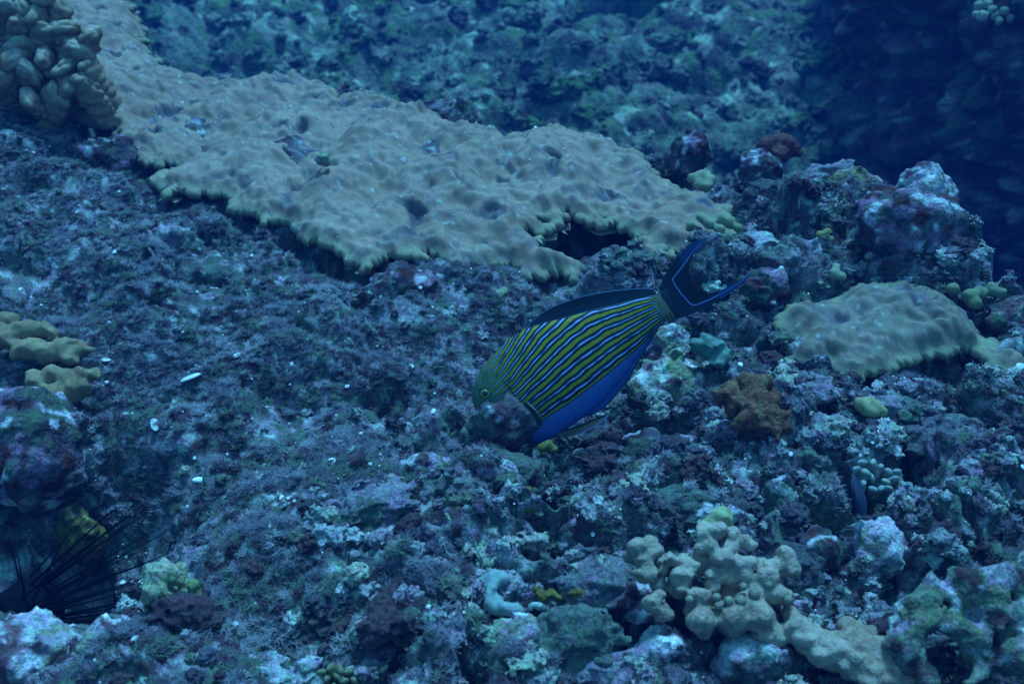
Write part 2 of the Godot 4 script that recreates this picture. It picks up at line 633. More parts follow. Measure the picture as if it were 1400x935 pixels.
func tuft_mesh(blades: int, sd: int, spread: float, wide: float) -> ArrayMesh:
	var g := RandomNumberGenerator.new()
	g.seed = sd
	var verts := PackedVector3Array()
	var cols := PackedColorArray()
	var idx := PackedInt32Array()
	for b in blades:
		var a := g.randf() * TAU
		var side := Vector3(-sin(a), 0, cos(a))
		var root := Vector3(cos(g.randf() * TAU), 0, sin(g.randf() * TAU)) * g.randf() * 0.6
		var dir := Vector3(cos(a) * spread, 1.0, sin(a) * spread).normalized()
		var h := g.randf_range(0.5, 1.0)
		var shade := g.randf_range(0.7, 1.25)
		var n := verts.size()
		for s in 4:
			var t := s / 3.0
			var p := root + dir * h * t + Vector3(cos(a + 1.0), -0.3, sin(a + 1.0)) * 0.35 * t * t * spread
			var w := wide * (1.0 - 0.85 * t)
			verts.append(p - side * w)
			verts.append(p + side * w)
			for q in 2:
				cols.append(Color(shade, shade, shade))
		for s in 3:
			var k := n + s * 2
			idx.append_array(PackedInt32Array([k, k + 1, k + 2, k + 1, k + 3, k + 2]))
	return finish(verts, idx, cols)


# a grid of points from a height function; rows and columns grow coarser with the distance from the middle of the reef's near side
func terrain(called: String, near_z: float, far_z: float, k: float, wide: float, high: Callable, paint: Callable, mat: Material, sway: float) -> MeshInstance3D:
	var zs := []
	var z := near_z
	while z > far_z:
		zs.append(z)
		z -= k * 1.15 * Vector2(0.797 - z, 0.5).length()
	var half := int(wide / k)
	var nx := half * 2 + 1
	var verts := PackedVector3Array()
	var cols := PackedColorArray()
	var idx := PackedInt32Array()
	verts.resize(nx * zs.size())
	cols.resize(nx * zs.size())
	idx.resize((nx - 1) * (zs.size() - 1) * 6)
	var m := 0
	for j in zs.size():
		var zz: float = zs[j]
		var d := Vector2(0.797 - zz, 0.5).length() * k
		for i in nx:
			var x := (i - half) * d
			var y: float = high.call(x, zz)
			var n := j * nx + i
			var p := Vector3(x, y, zz)
			p.x += sway * noise_fine.get_noise_3d(x * 0.45, y * 0.45 + 3.0, zz * 0.45)
			p.z += sway * noise_fine.get_noise_3d(x * 0.45 + 8.0, y * 0.45, zz * 0.45)
			verts[n] = p
			cols[n] = paint.call(p.x, y, p.z)
			if i < nx - 1 and j < zs.size() - 1:
				idx[m] = n
				idx[m + 1] = n + nx
				idx[m + 2] = n + 1
				idx[m + 3] = n + 1
				idx[m + 4] = n + nx
				idx[m + 5] = n + nx + 1
				m += 6
	var o := put(called, finish(verts, idx, cols), mat)
	o.set_meta("kind", "structure")
	return o


# ---------------------------------------------------------------- the striped fish (own measures: s along the body from the snout, t down from the axis, in 0.6 mm)
const F_TOP := [[0, 10], [4, -5], [10, -13], [19, -22], [30, -30], [43, -37], [56, -42], [69, -46.5], [85, -51], [100, -53.5], [118, -54], [140, -51], [162, -46], [205, -38], [253, -27.5], [275, -22], [288, -19.5], [300, -20], [308, -21]]
const F_BOT := [[0, 12], [4, 36], [10, 50], [19, 62], [30, 76], [43, 88], [56, 94.5], [69, 97], [85, 97], [100, 94], [118, 91], [140, 87], [162, 80], [205, 61], [233, 44.5], [253, 33], [275, 23], [288, 19.5], [300, 20], [308, 21]]
const F_SIDE := [[0, 0.5], [4, 6], [10, 10], [19, 14], [30, 18], [43, 21], [69, 25], [100, 26.5], [140, 24], [180, 19], [220, 13], [253, 8.5], [275, 6], [288, 5], [300, 3.4], [308, 2.2]]
const F_BELT := [[0, 30], [10, 44], [20, 52], [43, 62], [66, 67], [74, 66], [124, 60], [179, 49], [231, 36], [266, 26], [287, 21], [310, 21]]
const F_TAIL := [[296, -22], [307, -34], [319, -43], [332, -50], [346, -56], [360, -60], [374, -60], [388, -57], [374, -53], [362, -47], [354, -42], [348, -36], [343, -28], [341, -18], [341, -7], [344, 2], [349, 8], [358, 12], [371, 14], [385, 14], [398, 13], [410, 11.5], [423, 9], [410, 15], [391, 21], [368, 25], [343, 27], [320, 26], [302, 24], [296, 22]]
const F_DORSAL := [[108, -50], [118, -57], [135, -62.5], [155, -64.5], [177, -63], [199, -59.5], [221, -54], [243, -47], [262, -40], [279, -33], [289, -27], [291, -20], [288, -16], [253, -24], [205, -34], [162, -42], [130, -48]]
const F_ANAL := [[124, 86], [140, 92], [161, 90], [183, 80.5], [205, 69], [221, 59], [233, 51], [248, 41], [262, 32], [272, 26], [268, 21], [253, 30], [205, 56], [162, 74]]
const F_PELVIC := [[84, 91], [96, 94], [117, 97], [140, 98.5], [160, 99.5], [154, 102], [140, 104.5], [122, 105.5], [104, 104], [90, 99]]
const F_PECTORAL := [[64, 30], [74, 36], [84, 48], [88, 62], [82, 72], [74, 70], [68, 60], [64, 46]]
const F_LINE := [[380, -56.5], [362, -50.5], [343, -40], [319, -28], [318, -22], [321, -4], [326, 14], [332, 17.5], [352, 19], [376, 18], [400, 15], [419, 9.5]]


func along(table: Array, s: float) -> float:
	for i in table.size() - 1:
		if s <= table[i + 1][0]:
			var t := clampf((s - table[i][0]) / (table[i + 1][0] - table[i][0]), 0.0, 1.0)
			return lerpf(table[i][1], table[i + 1][1], t)
	return table[table.size() - 1][1]


func line_gap(line: Array, p: Vector2) -> float:
	var best := 1e9
	for i in line.size() - 1:
		var a := Vector2(line[i][0], line[i][1])
		var b := Vector2(line[i + 1][0], line[i + 1][1])
		var t := clampf((p - a).dot(b - a) / (b - a).length_squared(), 0.0, 1.0)
		best = minf(best, p.distance_to(a + (b - a) * t))
	return best


const FU0 := -12.0
const FV0 := -72.0
const FUW := 448.0
const FVW := 192.0


func fish_texture() -> ImageTexture:
	var w := 1456
	var h := 624
	var im := Image.create(w, h, false, Image.FORMAT_RGB8)
	var yellow := Vector3(0.20, 0.17, 0.006)
	var olive := Vector3(0.075, 0.115, 0.018)
	var dark := Vector3(0.004, 0.005, 0.011)
	var pale := Vector3(0.22, 0.36, 0.62)
	var blue := Vector3(0.022, 0.072, 0.275)
	var n1 := mk_noise(501, 34.0, 2)
	var n2 := mk_noise(502, 5.0, 2)
	for i in w:
		var s := FU0 + FUW * (i + 0.5) / w
		var top := along(F_TOP, s)
		var bot := along(F_BOT, s)
		var belt := along(F_BELT, s)
		for j in h:
			var t := FV0 + FVW * (j + 0.5) / h
			var g := n2.get_noise_2d(s, t)
			var c := dark
			if s > 297.0 + 0.12 * t:
				c = Vector3(0.009, 0.016, 0.030)
				var outer := line_gap(F_LINE, Vector2(s, t))
				var inside := s > 320.0 and t < 16.0 and t > -40.0 and s < 352.0
				if inside:
					c = Vector3(0.007, 0.007, 0.016)
				var ray := 0.8 + 0.35 * sin(atan2(t, s - 285.0) * 95.0)
				c *= ray
				c = c.lerp(Vector3(0.11, 0.18, 0.40), 1.0 - smoothstep(0.4, 1.1, outer))
				if t < -44.0 - (s - 348.0) * 0.2 and s > 340.0 or t > 14.0 and s > 365.0:
					c = c.lerp(Vector3(0.02, 0.045, 0.15), 0.6)
			elif t < top + 3.5 - 2.0 * smoothstep(60.0, 120.0, s) and s > 112.0 and s < 293.0:
				var f := (top - t) / 16.0
				c = Vector3(0.008, 0.015, 0.019) * (0.9 + 0.12 * sin((s + t * 0.6) * 1.15))
				var lines := fposmod((t - top) * 0.30 + s * 0.012, 1.0)
				c = c.lerp(Vector3(0.05, 0.09, 0.16), (1.0 - smoothstep(0.08, 0.2, absf(lines - 0.5))) * 0.6 * smoothstep(0.9, 0.3, f))
			elif t > bot - 1.0 and s > 120.0 and s < 280.0:
				c = blue * (0.8 + 0.1 * sin((s - t * 0.5) * 1.1))
				if line_gap(F_ANAL.slice(0, 10), Vector2(s, t)) < 2.2:
					c = Vector3(0.015, 0.022, 0.05)
			elif t > belt:
				c = blue * (1.0 + 0.10 * n1.get_noise_2d(s, t) + 0.06 * g)
				c = c.lerp(Vector3(0.08, 0.125, 0.27), 0.5 * smoothstep(belt + 30.0, belt + 2.0, t + 8.0 * n1.get_noise_2d(s * 2.0, t)))
				if t < belt + 1.3:
					c = dark
			else:
				var v := clampf((t - top) / (belt - top), 0.0, 1.0)
				var q := pow(clampf(v + 0.5 * (1.0 - v) * smoothstep(5.0, 210.0, s), 0.0, 1.0), 0.86) * 13.0
				q += 0.12 * n1.get_noise_2d(s, t)
				var width := 0.06
				var border := 0.325
				var band := yellow
				var headness := 1.0 - smoothstep(30.0, 95.0, s)
				band = band.lerp(olive, 0.85 * headness)
				if s > 281.0 + 0.12 * t:
					q = (s - 0.16 * t) / 5.2 + 0.2
					width = 0.07
				# the lines bend round the eye
				var eye := Vector2(s - 23.0, t - 1.0).length()
				border = lerpf(border, 0.17, headness)
				var f := absf(fposmod(q, 1.0) - 0.5)
				c = band * (1.0 + 0.25 * g + 0.15 * n1.get_noise_2d(s * 3.0, t * 3.0))
				c = c.lerp(dark, 1.0 - smoothstep(border - 0.03, border + 0.03, f))
				c = c.lerp(pale, (1.0 - smoothstep(width - 0.03, width + 0.04, f)) * clampf(0.8 + 0.9 * n1.get_noise_2d(s * 1.7 + 90.0, t * 1.7), 0.25, 1.0))
				if eye < 8.5:
					c = olive * (0.7 + 0.3 * g)
				c *= 1.0 + 0.10 * sin((s + 0.7 * t) * 2.4) * sin((s - 0.7 * t) * 2.4)
				var gill := absf(s - (58.0 - 0.010 * (t - 20.0) * (t - 20.0)))
				if t > -6.0 and t < 60.0:
					c = c.lerp(dark, 0.7 * (1.0 - smoothstep(0.4, 1.5, gill)))
				var spot := Vector2((s - 70.0) / 7.0, (t - 58.0) / 6.0).length()
				c = c.lerp(Vector3(0.50, 0.17, 0.012), 0.85 * (1.0 - smoothstep(0.6, 1.1, spot + 0.3 * g)))
				spot = Vector2((s - 57.0) / 8.0, (t - 33.0) / 3.5).length()
				c = c.lerp(Vector3(0.42, 0.16, 0.015), 0.75 * (1.0 - smoothstep(0.5, 1.1, spot + 0.3 * g)))
			im.set_pixel(i, j, Color(maxf(c.x, 0.0), maxf(c.y, 0.0), maxf(c.z, 0.0)).linear_to_srgb())
	return ImageTexture.create_from_image(im)


func fish_uv(s: float, t: float) -> Vector2:
	return Vector2((s - FU0) / FUW, (t - FV0) / FVW)


# a flat fin with thickness; bulge curves it out of the fish's plane
func fin_mesh(outline: Array, u: float, thick: float, side: float, lean: Vector2) -> ArrayMesh:
	var poly := PackedVector2Array()
	for i in outline.size():
		var a := Vector2(outline[i][0], outline[i][1])
		var b := Vector2(outline[(i + 1) % outline.size()][0], outline[(i + 1) % outline.size()][1])
		poly.append(a)
		poly.append(a.lerp(b, 0.5))
	var tri := Geometry2D.triangulate_polygon(poly)
	var root := poly[0]
	var verts := PackedVector3Array()
	var uvs := PackedVector2Array()
	var idx := PackedInt32Array()
	var n := poly.size()
	for f in [1.0, -1.0]:
		for p in poly:
			verts.append(Vector3(-p.x, -p.y, side + thick * f + lean.x * (p.x - root.x) + lean.y * (p.y - root.y)) * u)
			uvs.append(fish_uv(p.x, p.y))
	for i in range(0, tri.size(), 3):
		var a := tri[i]
		var b := tri[i + 1]
		var c := tri[i + 2]
		if (verts[c] - verts[a]).cross(verts[b] - verts[a]).z < 0.0:
			var x := b
			b = c
			c = x
		idx.append_array(PackedInt32Array([a, b, c, a + n, c + n, b + n]))
	for v in n * 2:
		verts.append(verts[v])
		uvs.append(uvs[v])
	for v in n:
		var j := 2 * n + (v + 1) % n
		var i := v + 2 * n
		idx.append_array(PackedInt32Array([i, j, i + n, j, j + n, i + n]))
	return finish(verts, idx, PackedColorArray(), uvs)


func build_fish(at: Vector3, turn: Basis, u: float) -> void:
	var fish := base("striped_fish", at, "yellow, black and blue striped fish with blue belly grazing nose down on reef", "fish")
	fish.basis = turn
	var skin := StandardMaterial3D.new()
	skin.albedo_texture = fish_texture()
	skin.roughness = 0.42
	skin.metallic_specular = 0.3
	skin.texture_repeat = false
	var fin := skin.duplicate()
	fin.roughness = 0.55
	var verts := PackedVector3Array()
	var uvs := PackedVector2Array()
	var idx := PackedInt32Array()
	var rows := 96
	var around := 40
	for i in rows + 1:
		var q := float(i) / rows
		var s := 306.0 * (0.35 * q * q + 0.65 * q)
		var top := along(F_TOP, s)
		var bot := along(F_BOT, s)
		var side := along(F_SIDE, s)
		var mid := (top + bot) * 0.5
		var half := (bot - top) * 0.5
		for j in around + 1:
			var a := TAU * j / around
			var cz := sin(a)
			var t := mid - half * cos(a)
			var fat := side * signf(cz) * pow(absf(cz), 0.85) * (1.0 + 0.12 * cos(a + PI))
			verts.append(Vector3(-s, -t, fat) * u)
			uvs.append(fish_uv(s, t))
	for i in rows:
		for j in around:
			var a := i * (around + 1) + j
			var b := a + around + 1
			idx.append_array(PackedInt32Array([a, a + 1, b, a + 1, b + 1, b]))
	put("body", finish(verts, idx, PackedColorArray(), uvs), skin, Vector3.ZERO, fish)
	put("tail_fin", fin_mesh(F_TAIL, u, 0.7, 0.0, Vector2.ZERO), fin, Vector3.ZERO, fish)
	put("dorsal_fin", fin_mesh(F_DORSAL, u, 0.8, 0.0, Vector2.ZERO), fin, Vector3.ZERO, fish)
	put("anal_fin", fin_mesh(F_ANAL, u, 0.8, 0.0, Vector2.ZERO), fin, Vector3.ZERO, fish)
	var edge := StandardMaterial3D.new()
	edge.albedo_color = Color(0.05, 0.10, 0.30).linear_to_srgb()
	edge.roughness = 0.5
	var rim := []
	for i in 12:
		rim.append(Vector3(-F_DORSAL[i][0], -F_DORSAL[i][1], 0.0) * u)
	put("fin_edge", tube(rim, 0.55 * u, 0.4 * u), edge, Vector3.ZERO, fish)
	var pel := StandardMaterial3D.new()
	pel.albedo_color = Color(0.05, 0.032, 0.008).linear_to_srgb()
	pel.roughness = 0.6
	var pec := StandardMaterial3D.new()
	pec.albedo_color = Color(0.03, 0.028, 0.02).linear_to_srgb()
	pec.roughness = 0.5
	var black := StandardMaterial3D.new()
	black.albedo_color = Color(0.012, 0.012, 0.016).linear_to_srgb()
	black.roughness = 0.12
	var gold := StandardMaterial3D.new()
	gold.albedo_color = Color(0.40, 0.33, 0.08).linear_to_srgb()
	gold.roughness = 0.4
	var ball := SphereMesh.new()
	ball.radius = 4.6 * u
	ball.height = 6.0 * u
	ball.radial_segments = 24
	ball.rings = 12
	var ring := TorusMesh.new()
	ring.inner_radius = 4.0 * u
	ring.outer_radius = 5.4 * u
	ring.rings = 24
	ring.ring_segments = 8
	for f: float in [-1.0, 1.0]:
		var pv := put("pelvic_fin", fin_mesh(F_PELVIC, u, 0.8, 9.0 * f, Vector2(0.05, 0.3) * f), pel, Vector3.ZERO, fish)
		var under := []
		for i in [4, 5, 6, 7, 8]:
			under.append(Vector3(-F_PELVIC[i][0], -F_PELVIC[i][1], (10.2 + 0.05 * (F_PELVIC[i][0] - 84.0) + 0.3 * (F_PELVIC[i][1] - 90.0)) * f) * u)
		put("fin_edge", tube(under, 0.9 * u, 0.5 * u), edge, Vector3.ZERO, pv)
		var pf := put("pectoral_fin", fin_mesh(F_PECTORAL, u, 0.5, 0.0, Vector2.ZERO), pec, Vector3.ZERO, fish)
		pf.basis = Basis(Vector3.UP, deg_to_rad(55.0 * f))
		pf.position = Vector3(-66.0, 0.0, 24.0 * f) * u - pf.basis * (Vector3(-66.0, 0.0, 0.0) * u)
		var eye := put("eye", ball, black, Vector3(-23.0, -1.0, 14.4 * f) * u, fish)
		eye.basis = Basis(Vector3.RIGHT, PI * 0.5 * f)
		put("eye_ring", ring, gold, Vector3(0, 0.6, 0) * u, eye)


func tube(path: Array, r0: float, r1: float) -> ArrayMesh:
	var verts := PackedVector3Array()
	var idx := PackedInt32Array()
	var n := path.size()
	for i in n:
		var d: Vector3 = (path[mini(i + 1, n - 1)] - path[maxi(i - 1, 0)]).normalized()
		var side := d.cross(Vector3.UP if absf(d.y) < 0.9 else Vector3.RIGHT).normalized()
		var up := side.cross(d)
		var r := lerpf(r0, r1, float(i) / (n - 1))
		for j in 6:
			var a := TAU * j / 6
			verts.append(path[i] + (side * cos(a) + up * sin(a)) * r)
	for i in n - 1:
		for j in 6:
			var a := i * 6 + j
			var b := i * 6 + (j + 1) % 6
			idx.append_array(PackedInt32Array([a, b, a + 6, b, b + 6, a + 6]))
	return finish(verts, idx, PackedColorArray())


# ---------------------------------------------------------------- materials
func layer(sd: int, cycles: float, octaves: int, cell := false) -> PackedByteArray:
	var n := mk_noise(sd, 1024.0 / cycles, octaves, cell)
	return n.get_seamless_image(1024, 1024).get_data()


# grains, crumbs and stains of reef growth: multiplies the patch colours; hue: how much the grains differ in hue
func grain_textures(sd: int, hue: float, depth: float) -> Array:
	var broad := layer(sd, 9.0, 3)
	var crumb := layer(sd + 1, 30.0, 4)
	var fine := layer(sd + 2, 85.0, 3)
	var cells := layer(sd + 3, 46.0, 1, true)
	var tone := layer(sd + 4, 22.0, 2)
	var relief := layer(sd + 5, 34.0, 4)
	var rgb := PackedByteArray()
	var high := PackedByteArray()
	rgb.resize(1024 * 1024 * 3)
	high.resize(1024 * 1024)
	for i in 1024 * 1024:
		var a := broad[i] / 255.0 - 0.5
		var b := crumb[i] / 255.0 - 0.5
		var f := fine[i] / 255.0 - 0.5
		var c := cells[i] / 255.0
		var t := tone[i] / 255.0 - 0.5
		var v := 0.56 + depth * (0.55 * b + 0.75 * f + 0.25 * a)
		v += 0.30 * depth * clampf((f + 0.8 * b - 0.17) * 9.0, 0.0, 1.0)
		v = clampf(v, 0.10, 1.0)
		var s := v ** (1.0 / 2.2) * 255.0
		rgb[i * 3] = int(clampf(s * (1.0 + hue * t), 0.0, 255.0))
		rgb[i * 3 + 1] = int(clampf(s * (1.0 - 0.6 * hue * t + 0.5 * hue * a), 0.0, 255.0))
		rgb[i * 3 + 2] = int(clampf(s * (1.0 + 0.5 * hue * t - 0.4 * hue * b), 0.0, 255.0))
		high[i] = int(clampf(128.0 + 240.0 * (relief[i] / 255.0 - 0.5) - 50.0 * (c - 0.4), 0.0, 255.0))
	return [ImageTexture.create_from_image(Image.create_from_data(1024, 1024, false, Image.FORMAT_RGB8, rgb)), ImageTexture.create_from_image(Image.create_from_data(1024, 1024, false, Image.FORMAT_L8, high))]


func skin_material(tex: Array, per_metre: float, relief_cm: float, rough_: float) -> StandardMaterial3D:
	var m := StandardMaterial3D.new()
	m.vertex_color_use_as_albedo = true
	m.albedo_texture = tex[0]
	m.uv1_triplanar = true
	m.uv1_world_triplanar = true
	m.uv1_scale = Vector3.ONE * per_metre
	m.heightmap_enabled = true
	m.heightmap_texture = tex[1]
	m.heightmap_scale = relief_cm
	m.roughness = rough_
	m.metallic_specular = 0.25
	return m


func _ready() -> void:
	# camera
	var cam := Camera3D.new()
	cam.name = "camera"
	cam.fov = 36.1
	cam.near = 0.05
	cam.far = 60.0
	cam.position = Vector3(0, 0.517, 0.797)
	cam.rotation_degrees = Vector3(-33, 0, 0)
	var lens := CameraAttributesPhysical.new()
	lens.frustum_focal_length = 36.82
	lens.frustum_focus_distance = 0.86
	lens.exposure_aperture = 10.0
	lens.frustum_near = 0.05
	lens.frustum_far = 60.0
	cam.attributes = lens
	cam.current = true
	add_child(cam)
	# light that has come down through the water
	var sky_mat := ProceduralSkyMaterial.new()
	sky_mat.sky_top_color = Color(0.32, 0.755, 1.0)
	sky_mat.sky_horizon_color = Color(0.04, 0.22, 0.45)
	sky_mat.sky_curve = 0.25
	sky_mat.ground_horizon_color = Color(0.06, 0.20, 0.45)
	sky_mat.ground_bottom_color = Color(0.03, 0.12, 0.30)
	sky_mat.sun_angle_max = 1.0
	sky_mat.energy_multiplier = 0.8
	var sky := Sky.new()
	sky.sky_material = sky_mat
	var env := Environment.new()
	env.background_mode = Environment.BG_SKY
	env.sky = sky
	env.tonemap_mode = Environment.TONE_MAPPER_LINEAR
	env.tonemap_exposure = 1.52
	env.sdfgi_enabled = true
	env.ssao_enabled = true
	env.ssil_enabled = true
	env.fog_enabled = true
	env.fog_density = 0.034
	env.fog_light_color = Color(0.01, 0.47, 0.95)
	var we := WorldEnvironment.new()
	we.name = "water_light"
	we.environment = env
	add_child(we)
	var sun := DirectionalLight3D.new()
	sun.name = "sun"
	sun.light_energy = 1.6
	sun.light_color = Color(0.45, 0.79, 1.0)
	sun.light_angular_distance = 10.0
	sun.shadow_enabled = true
	sun.rotation_degrees = Vector3(-62, 165, 0)
	add_child(sun)

	noise_a = mk_noise(11, 0.22, 2)
	noise_lump = mk_noise(12, 0.075, 1, true)
	noise_knob = mk_noise(13, 0.020, 1, true)
	noise_fine = mk_noise(14, 0.016, 3)
	noise_pit = mk_noise(15, 0.085, 2)
	noise_patch = mk_noise(16, 0.11, 3)
	noise_spot = mk_noise(17, 0.022, 3)
	noise_grain = mk_noise(18, 0.0055, 2)
	noise_wart = mk_noise(19, 0.0135, 1, true)
	noise_rock = mk_noise(20, 0.03, 3)
	noise_warp = mk_noise(21, 0.035, 1)
	noise_blot = mk_noise(22, 0.032, 2)
	var crumbly := grain_textures(31, 0.38, 0.9)
	var calm := grain_textures(51, 0.12, 0.3)
	mat_reef = skin_material(crumbly, 5.0, 0.30, 0.9)
	mat_far = skin_material(crumbly, 1.6, 0.9, 0.9)
	mat_coral = skin_material(calm, 4.0, 0.01, 0.8)
	mat_lobe = skin_material(calm, 11.0, 0.10, 0.75)
	mat_smooth = skin_material(calm, 5.0, 0.03, 0.6)
	mat_turf = StandardMaterial3D.new()
	mat_turf.vertex_color_use_as_albedo = true
	mat_turf.roughness = 0.9
	mat_turf.metallic_specular = 0.15
	mat_turf.backlight_enabled = true
	mat_turf.backlight = Color(0.3, 0.3, 0.3)
	rng.seed = 77
	build_layout()


func far_tint(x: float, y: float, z: float) -> Color:
	return growth("far", x, y, z, 4.0)


func near_tint(x: float, y: float, z: float) -> Color:
	return growth("reef", x, y, z)


func build_layout() -> void:
	var outline_big := PackedVector2Array([Vector2(-0.8058, -1.0231), Vector2(-0.6621, -1.0278), Vector2(-0.6073, -0.8996), Vector2(-0.5484, -0.7695), Vector2(-0.4885, -0.7041), Vector2(-0.3795, -0.6417), Vector2(-0.3639, -0.6652), Vector2(-0.2903, -0.6630), Vector2(-0.2250, -0.5683), Vector2(-0.1965, -0.5758), Vector2(-0.1319, -0.5101), Vector2(-0.0726, -0.4518), Vector2(-0.0089, -0.4125), Vector2(0.0178, -0.4235), Vector2(0.0551, -0.4672), Vector2(0.0900, -0.4349), Vector2(0.1407, -0.3967), Vector2(0.1692, -0.3375), Vector2(0.1929, -0.2927), Vector2(0.2387, -0.2485), Vector2(0.2334, -0.1957), Vector2(0.1924, -0.1511), Vector2(0.1477, -0.1489), Vector2(0.1251, -0.1437), Vector2(0.1028, -0.1412), Vector2(0.0695, -0.1360), Vector2(0.0632, -0.1081), Vector2(0.0288, -0.1122), Vector2(0.0000, -0.1281), Vector2(-0.0432, -0.1194), Vector2(-0.0800, -0.1338), Vector2(-0.1160, -0.1287), Vector2(-0.1436, -0.1167), Vector2(-0.1924, -0.1563), Vector2(-0.2440, -0.1950), Vector2(-0.2934, -0.2479), Vector2(-0.3489, -0.2945), Vector2(-0.3981, -0.2927), Vector2(-0.4145, -0.3352), Vector2(-0.4097, -0.3548), Vector2(-0.3932, -0.3674), Vector2(-0.4191, -0.3665), Vector2(-0.4794, -0.4081), Vector2(-0.5206, -0.4825), Vector2(-0.5912, -0.5861), Vector2(-0.7250, -0.7460)])
	var outline_right := PackedVector2Array([Vector2(0.2447, -0.0282), Vector2(0.2640, -0.0564), Vector2(0.2931, -0.0501), Vector2(0.3111, -0.0690), Vector2(0.3353, -0.0709), Vector2(0.3602, -0.0753), Vector2(0.3856, -0.0693), Vector2(0.4005, -0.0496), Vector2(0.4171, -0.0179), Vector2(0.4180, 0.0080), Vector2(0.4337, 0.0183), Vector2(0.4449, 0.0313), Vector2(0.4620, 0.0655), Vector2(0.4505, 0.0919), Vector2(0.4332, 0.0605), Vector2(0.4161, 0.0478), Vector2(0.4059, 0.0336), Vector2(0.3733, 0.0360), Vector2(0.3261, 0.0461), Vector2(0.3122, 0.0512), Vector2(0.2908, 0.0605), Vector2(0.2753, 0.0488), Vector2(0.2583, 0.0421), Vector2(0.2375, 0.0286), Vector2(0.2517, 0.0012)])
	var hollow := [0.0792, -0.1784, 0.054, 0.044]
	sdf_grid.resize(sdf_nx * sdf_nz)
	for j in sdf_nz:
		for i in sdf_nx:
			var q := Vector2(sdf_x0 + i * sdf_step, sdf_z0 + j * sdf_step)
			sdf_grid[j * sdf_nx + i] = minf(poly_sd(outline_big, q), poly_sd(outline_right, q))
	terrain("reef_ground", 0.62, -1.75, 0.0022, 0.72, ground_y, near_tint, mat_reef, 0.006)
	print("ground ", Time.get_ticks_msec())
	terrain("sea_floor", 0.3, -7.0, 0.0034, 0.85, floor_y, far_tint, mat_far, 0.012)
	print("floor ", Time.get_ticks_msec())
	build_wall()
	var o := put("encrusting_coral", sheet(outline_big, 0.0032, [hollow], 0.010, 0, 1.7), mat_coral)
	tag(o, "broad tan warty encrusting coral sheet spreading across the upper reef behind the striped fish", "coral")
	o = put("encrusting_coral", sheet(outline_right, 0.0024, [], 0.009, 1, 1.3), mat_coral)
	tag(o, "olive tan bumpy encrusting coral patch at the right, beyond the striped fish's tail", "coral")
	print("sheets ", Time.get_ticks_msec())
	build_fish(Vector3(-0.0334, 0.0210, 0.1175), Basis(Vector3(-0.8992, -0.3929, 0.1927), Vector3(-0.4350, 0.7552, -0.4904), Vector3(0.0471, -0.5248, -0.8499)), 0.000585)
	print("fish ", Time.get_ticks_msec())
	stone("crusted_rock", "pale lilac crusted rock filling the bottom left corner below the urchin", "rock", Vector3(-0.3193, -0.0189, 0.3407), Vector3(0.0441, 0.0288, 0.0278), 1, "pale", 0.35)
	stone("crusted_rock", "pale knobbly rock under the urchin's lower spines at the bottom edge", "rock", Vector3(-0.2499, -0.0089, 0.3516), Vector3(0.0282, 0.0204, 0.0227), 2, "pale", 0.40)
	stone("crusted_rock", "pitted pale and purple rock right of the urchin spines, below the olive coral lump", "rock", Vector3(-0.2100, -0.0066, 0.3544), Vector3(0.0262, 0.0248, 0.0226), 3, "pale", 0.60)
	stone("crusted_rock", "dark purple crusted rock at left edge above the urchin", "rock", Vector3(-0.3857, -0.0110, 0.1454), Vector3(0.0518, 0.0518, 0.0432), 4, "dark", 0.50)
	stone("crusted_rock", "white flecked purple crest on top of the dark left edge rock", "rock", Vector3(-0.3676, 0.0068, 0.1254), Vector3(0.0265, 0.0165, 0.0206), 41, "pale", 0.50)
	stone("crusted_lump", "purple crusted lump hiding the mouth of the striped fish", "rock", Vector3(-0.0059, -0.0020, 0.1316), Vector3(0.0293, 0.0269, 0.0234), 5, "reef", 0.55)
	stone("crusted_lump", "rounded rock with green and lilac crust left of the pale blue sponge", "rock", Vector3(-0.0878, 0.0022, 0.2917), Vector3(0.0302, 0.0244, 0.0220), 6, "green", 0.50)
	stone("crusted_rock", "pale topped rock pinnacle on the right ridge against the dark gully", "rock", Vector3(0.4238, 0.0585, -0.1956), Vector3(0.0289, 0.0380, 0.0304), 7, "pale", 0.40)
	stone("crusted_rock", "broad dark turf covered ridge rock behind the olive coral patch", "rock", Vector3(0.3855, 0.0437, -0.1293), Vector3(0.0612, 0.0418, 0.0432), 8, "dark", 0.45)
	stone("brown_mound", "smooth brown leathery mound on the far right rim of the reef", "soft coral", Vector3(0.3675, 0.0360, -0.2411), Vector3(0.0379, 0.0284, 0.0284), 9, "brown", 0.10)
	stone("crusted_rock", "mottled grey rock between the brown mound and the red sponge", "rock", Vector3(0.3206, 0.0185, -0.2558), Vector3(0.0401, 0.0256, 0.0289), 10, "reef", 0.60)
	stone("crusted_rock", "small dark knobbly rock at the far rim right of the tan coral sheet", "rock", Vector3(0.2157, 0.0217, -0.3704), Vector3(0.0261, 0.0244, 0.0244), 11, "dark", 0.60)
	stone("crusted_rock", "dark rock with lilac edge on the far rim below the red sponge", "rock", Vector3(0.2845, 0.0206, -0.3211), Vector3(0.0286, 0.0286, 0.0253), 12, "dark", 0.60)
	stone("crusted_rock", "pale nodular rock seen between the forks of the striped fish's tail", "rock", Vector3(0.2073, 0.0080, -0.1207), Vector3(0.0291, 0.0160, 0.0182), 14, "pale", 0.50)
	stone("crusted_rock", "dark maroon rock right below the fish's tail fin", "rock", Vector3(0.2384, 0.0068, -0.0750), Vector3(0.0315, 0.0196, 0.0210), 15, "dark", 0.50)
	stone("crusted_rock", "grey green crusted slope of rock beside the striped fish's blue belly", "rock", Vector3(0.1414, -0.0230, 0.0618), Vector3(0.0440, 0.0377, 0.0346), 16, "green", 0.45)
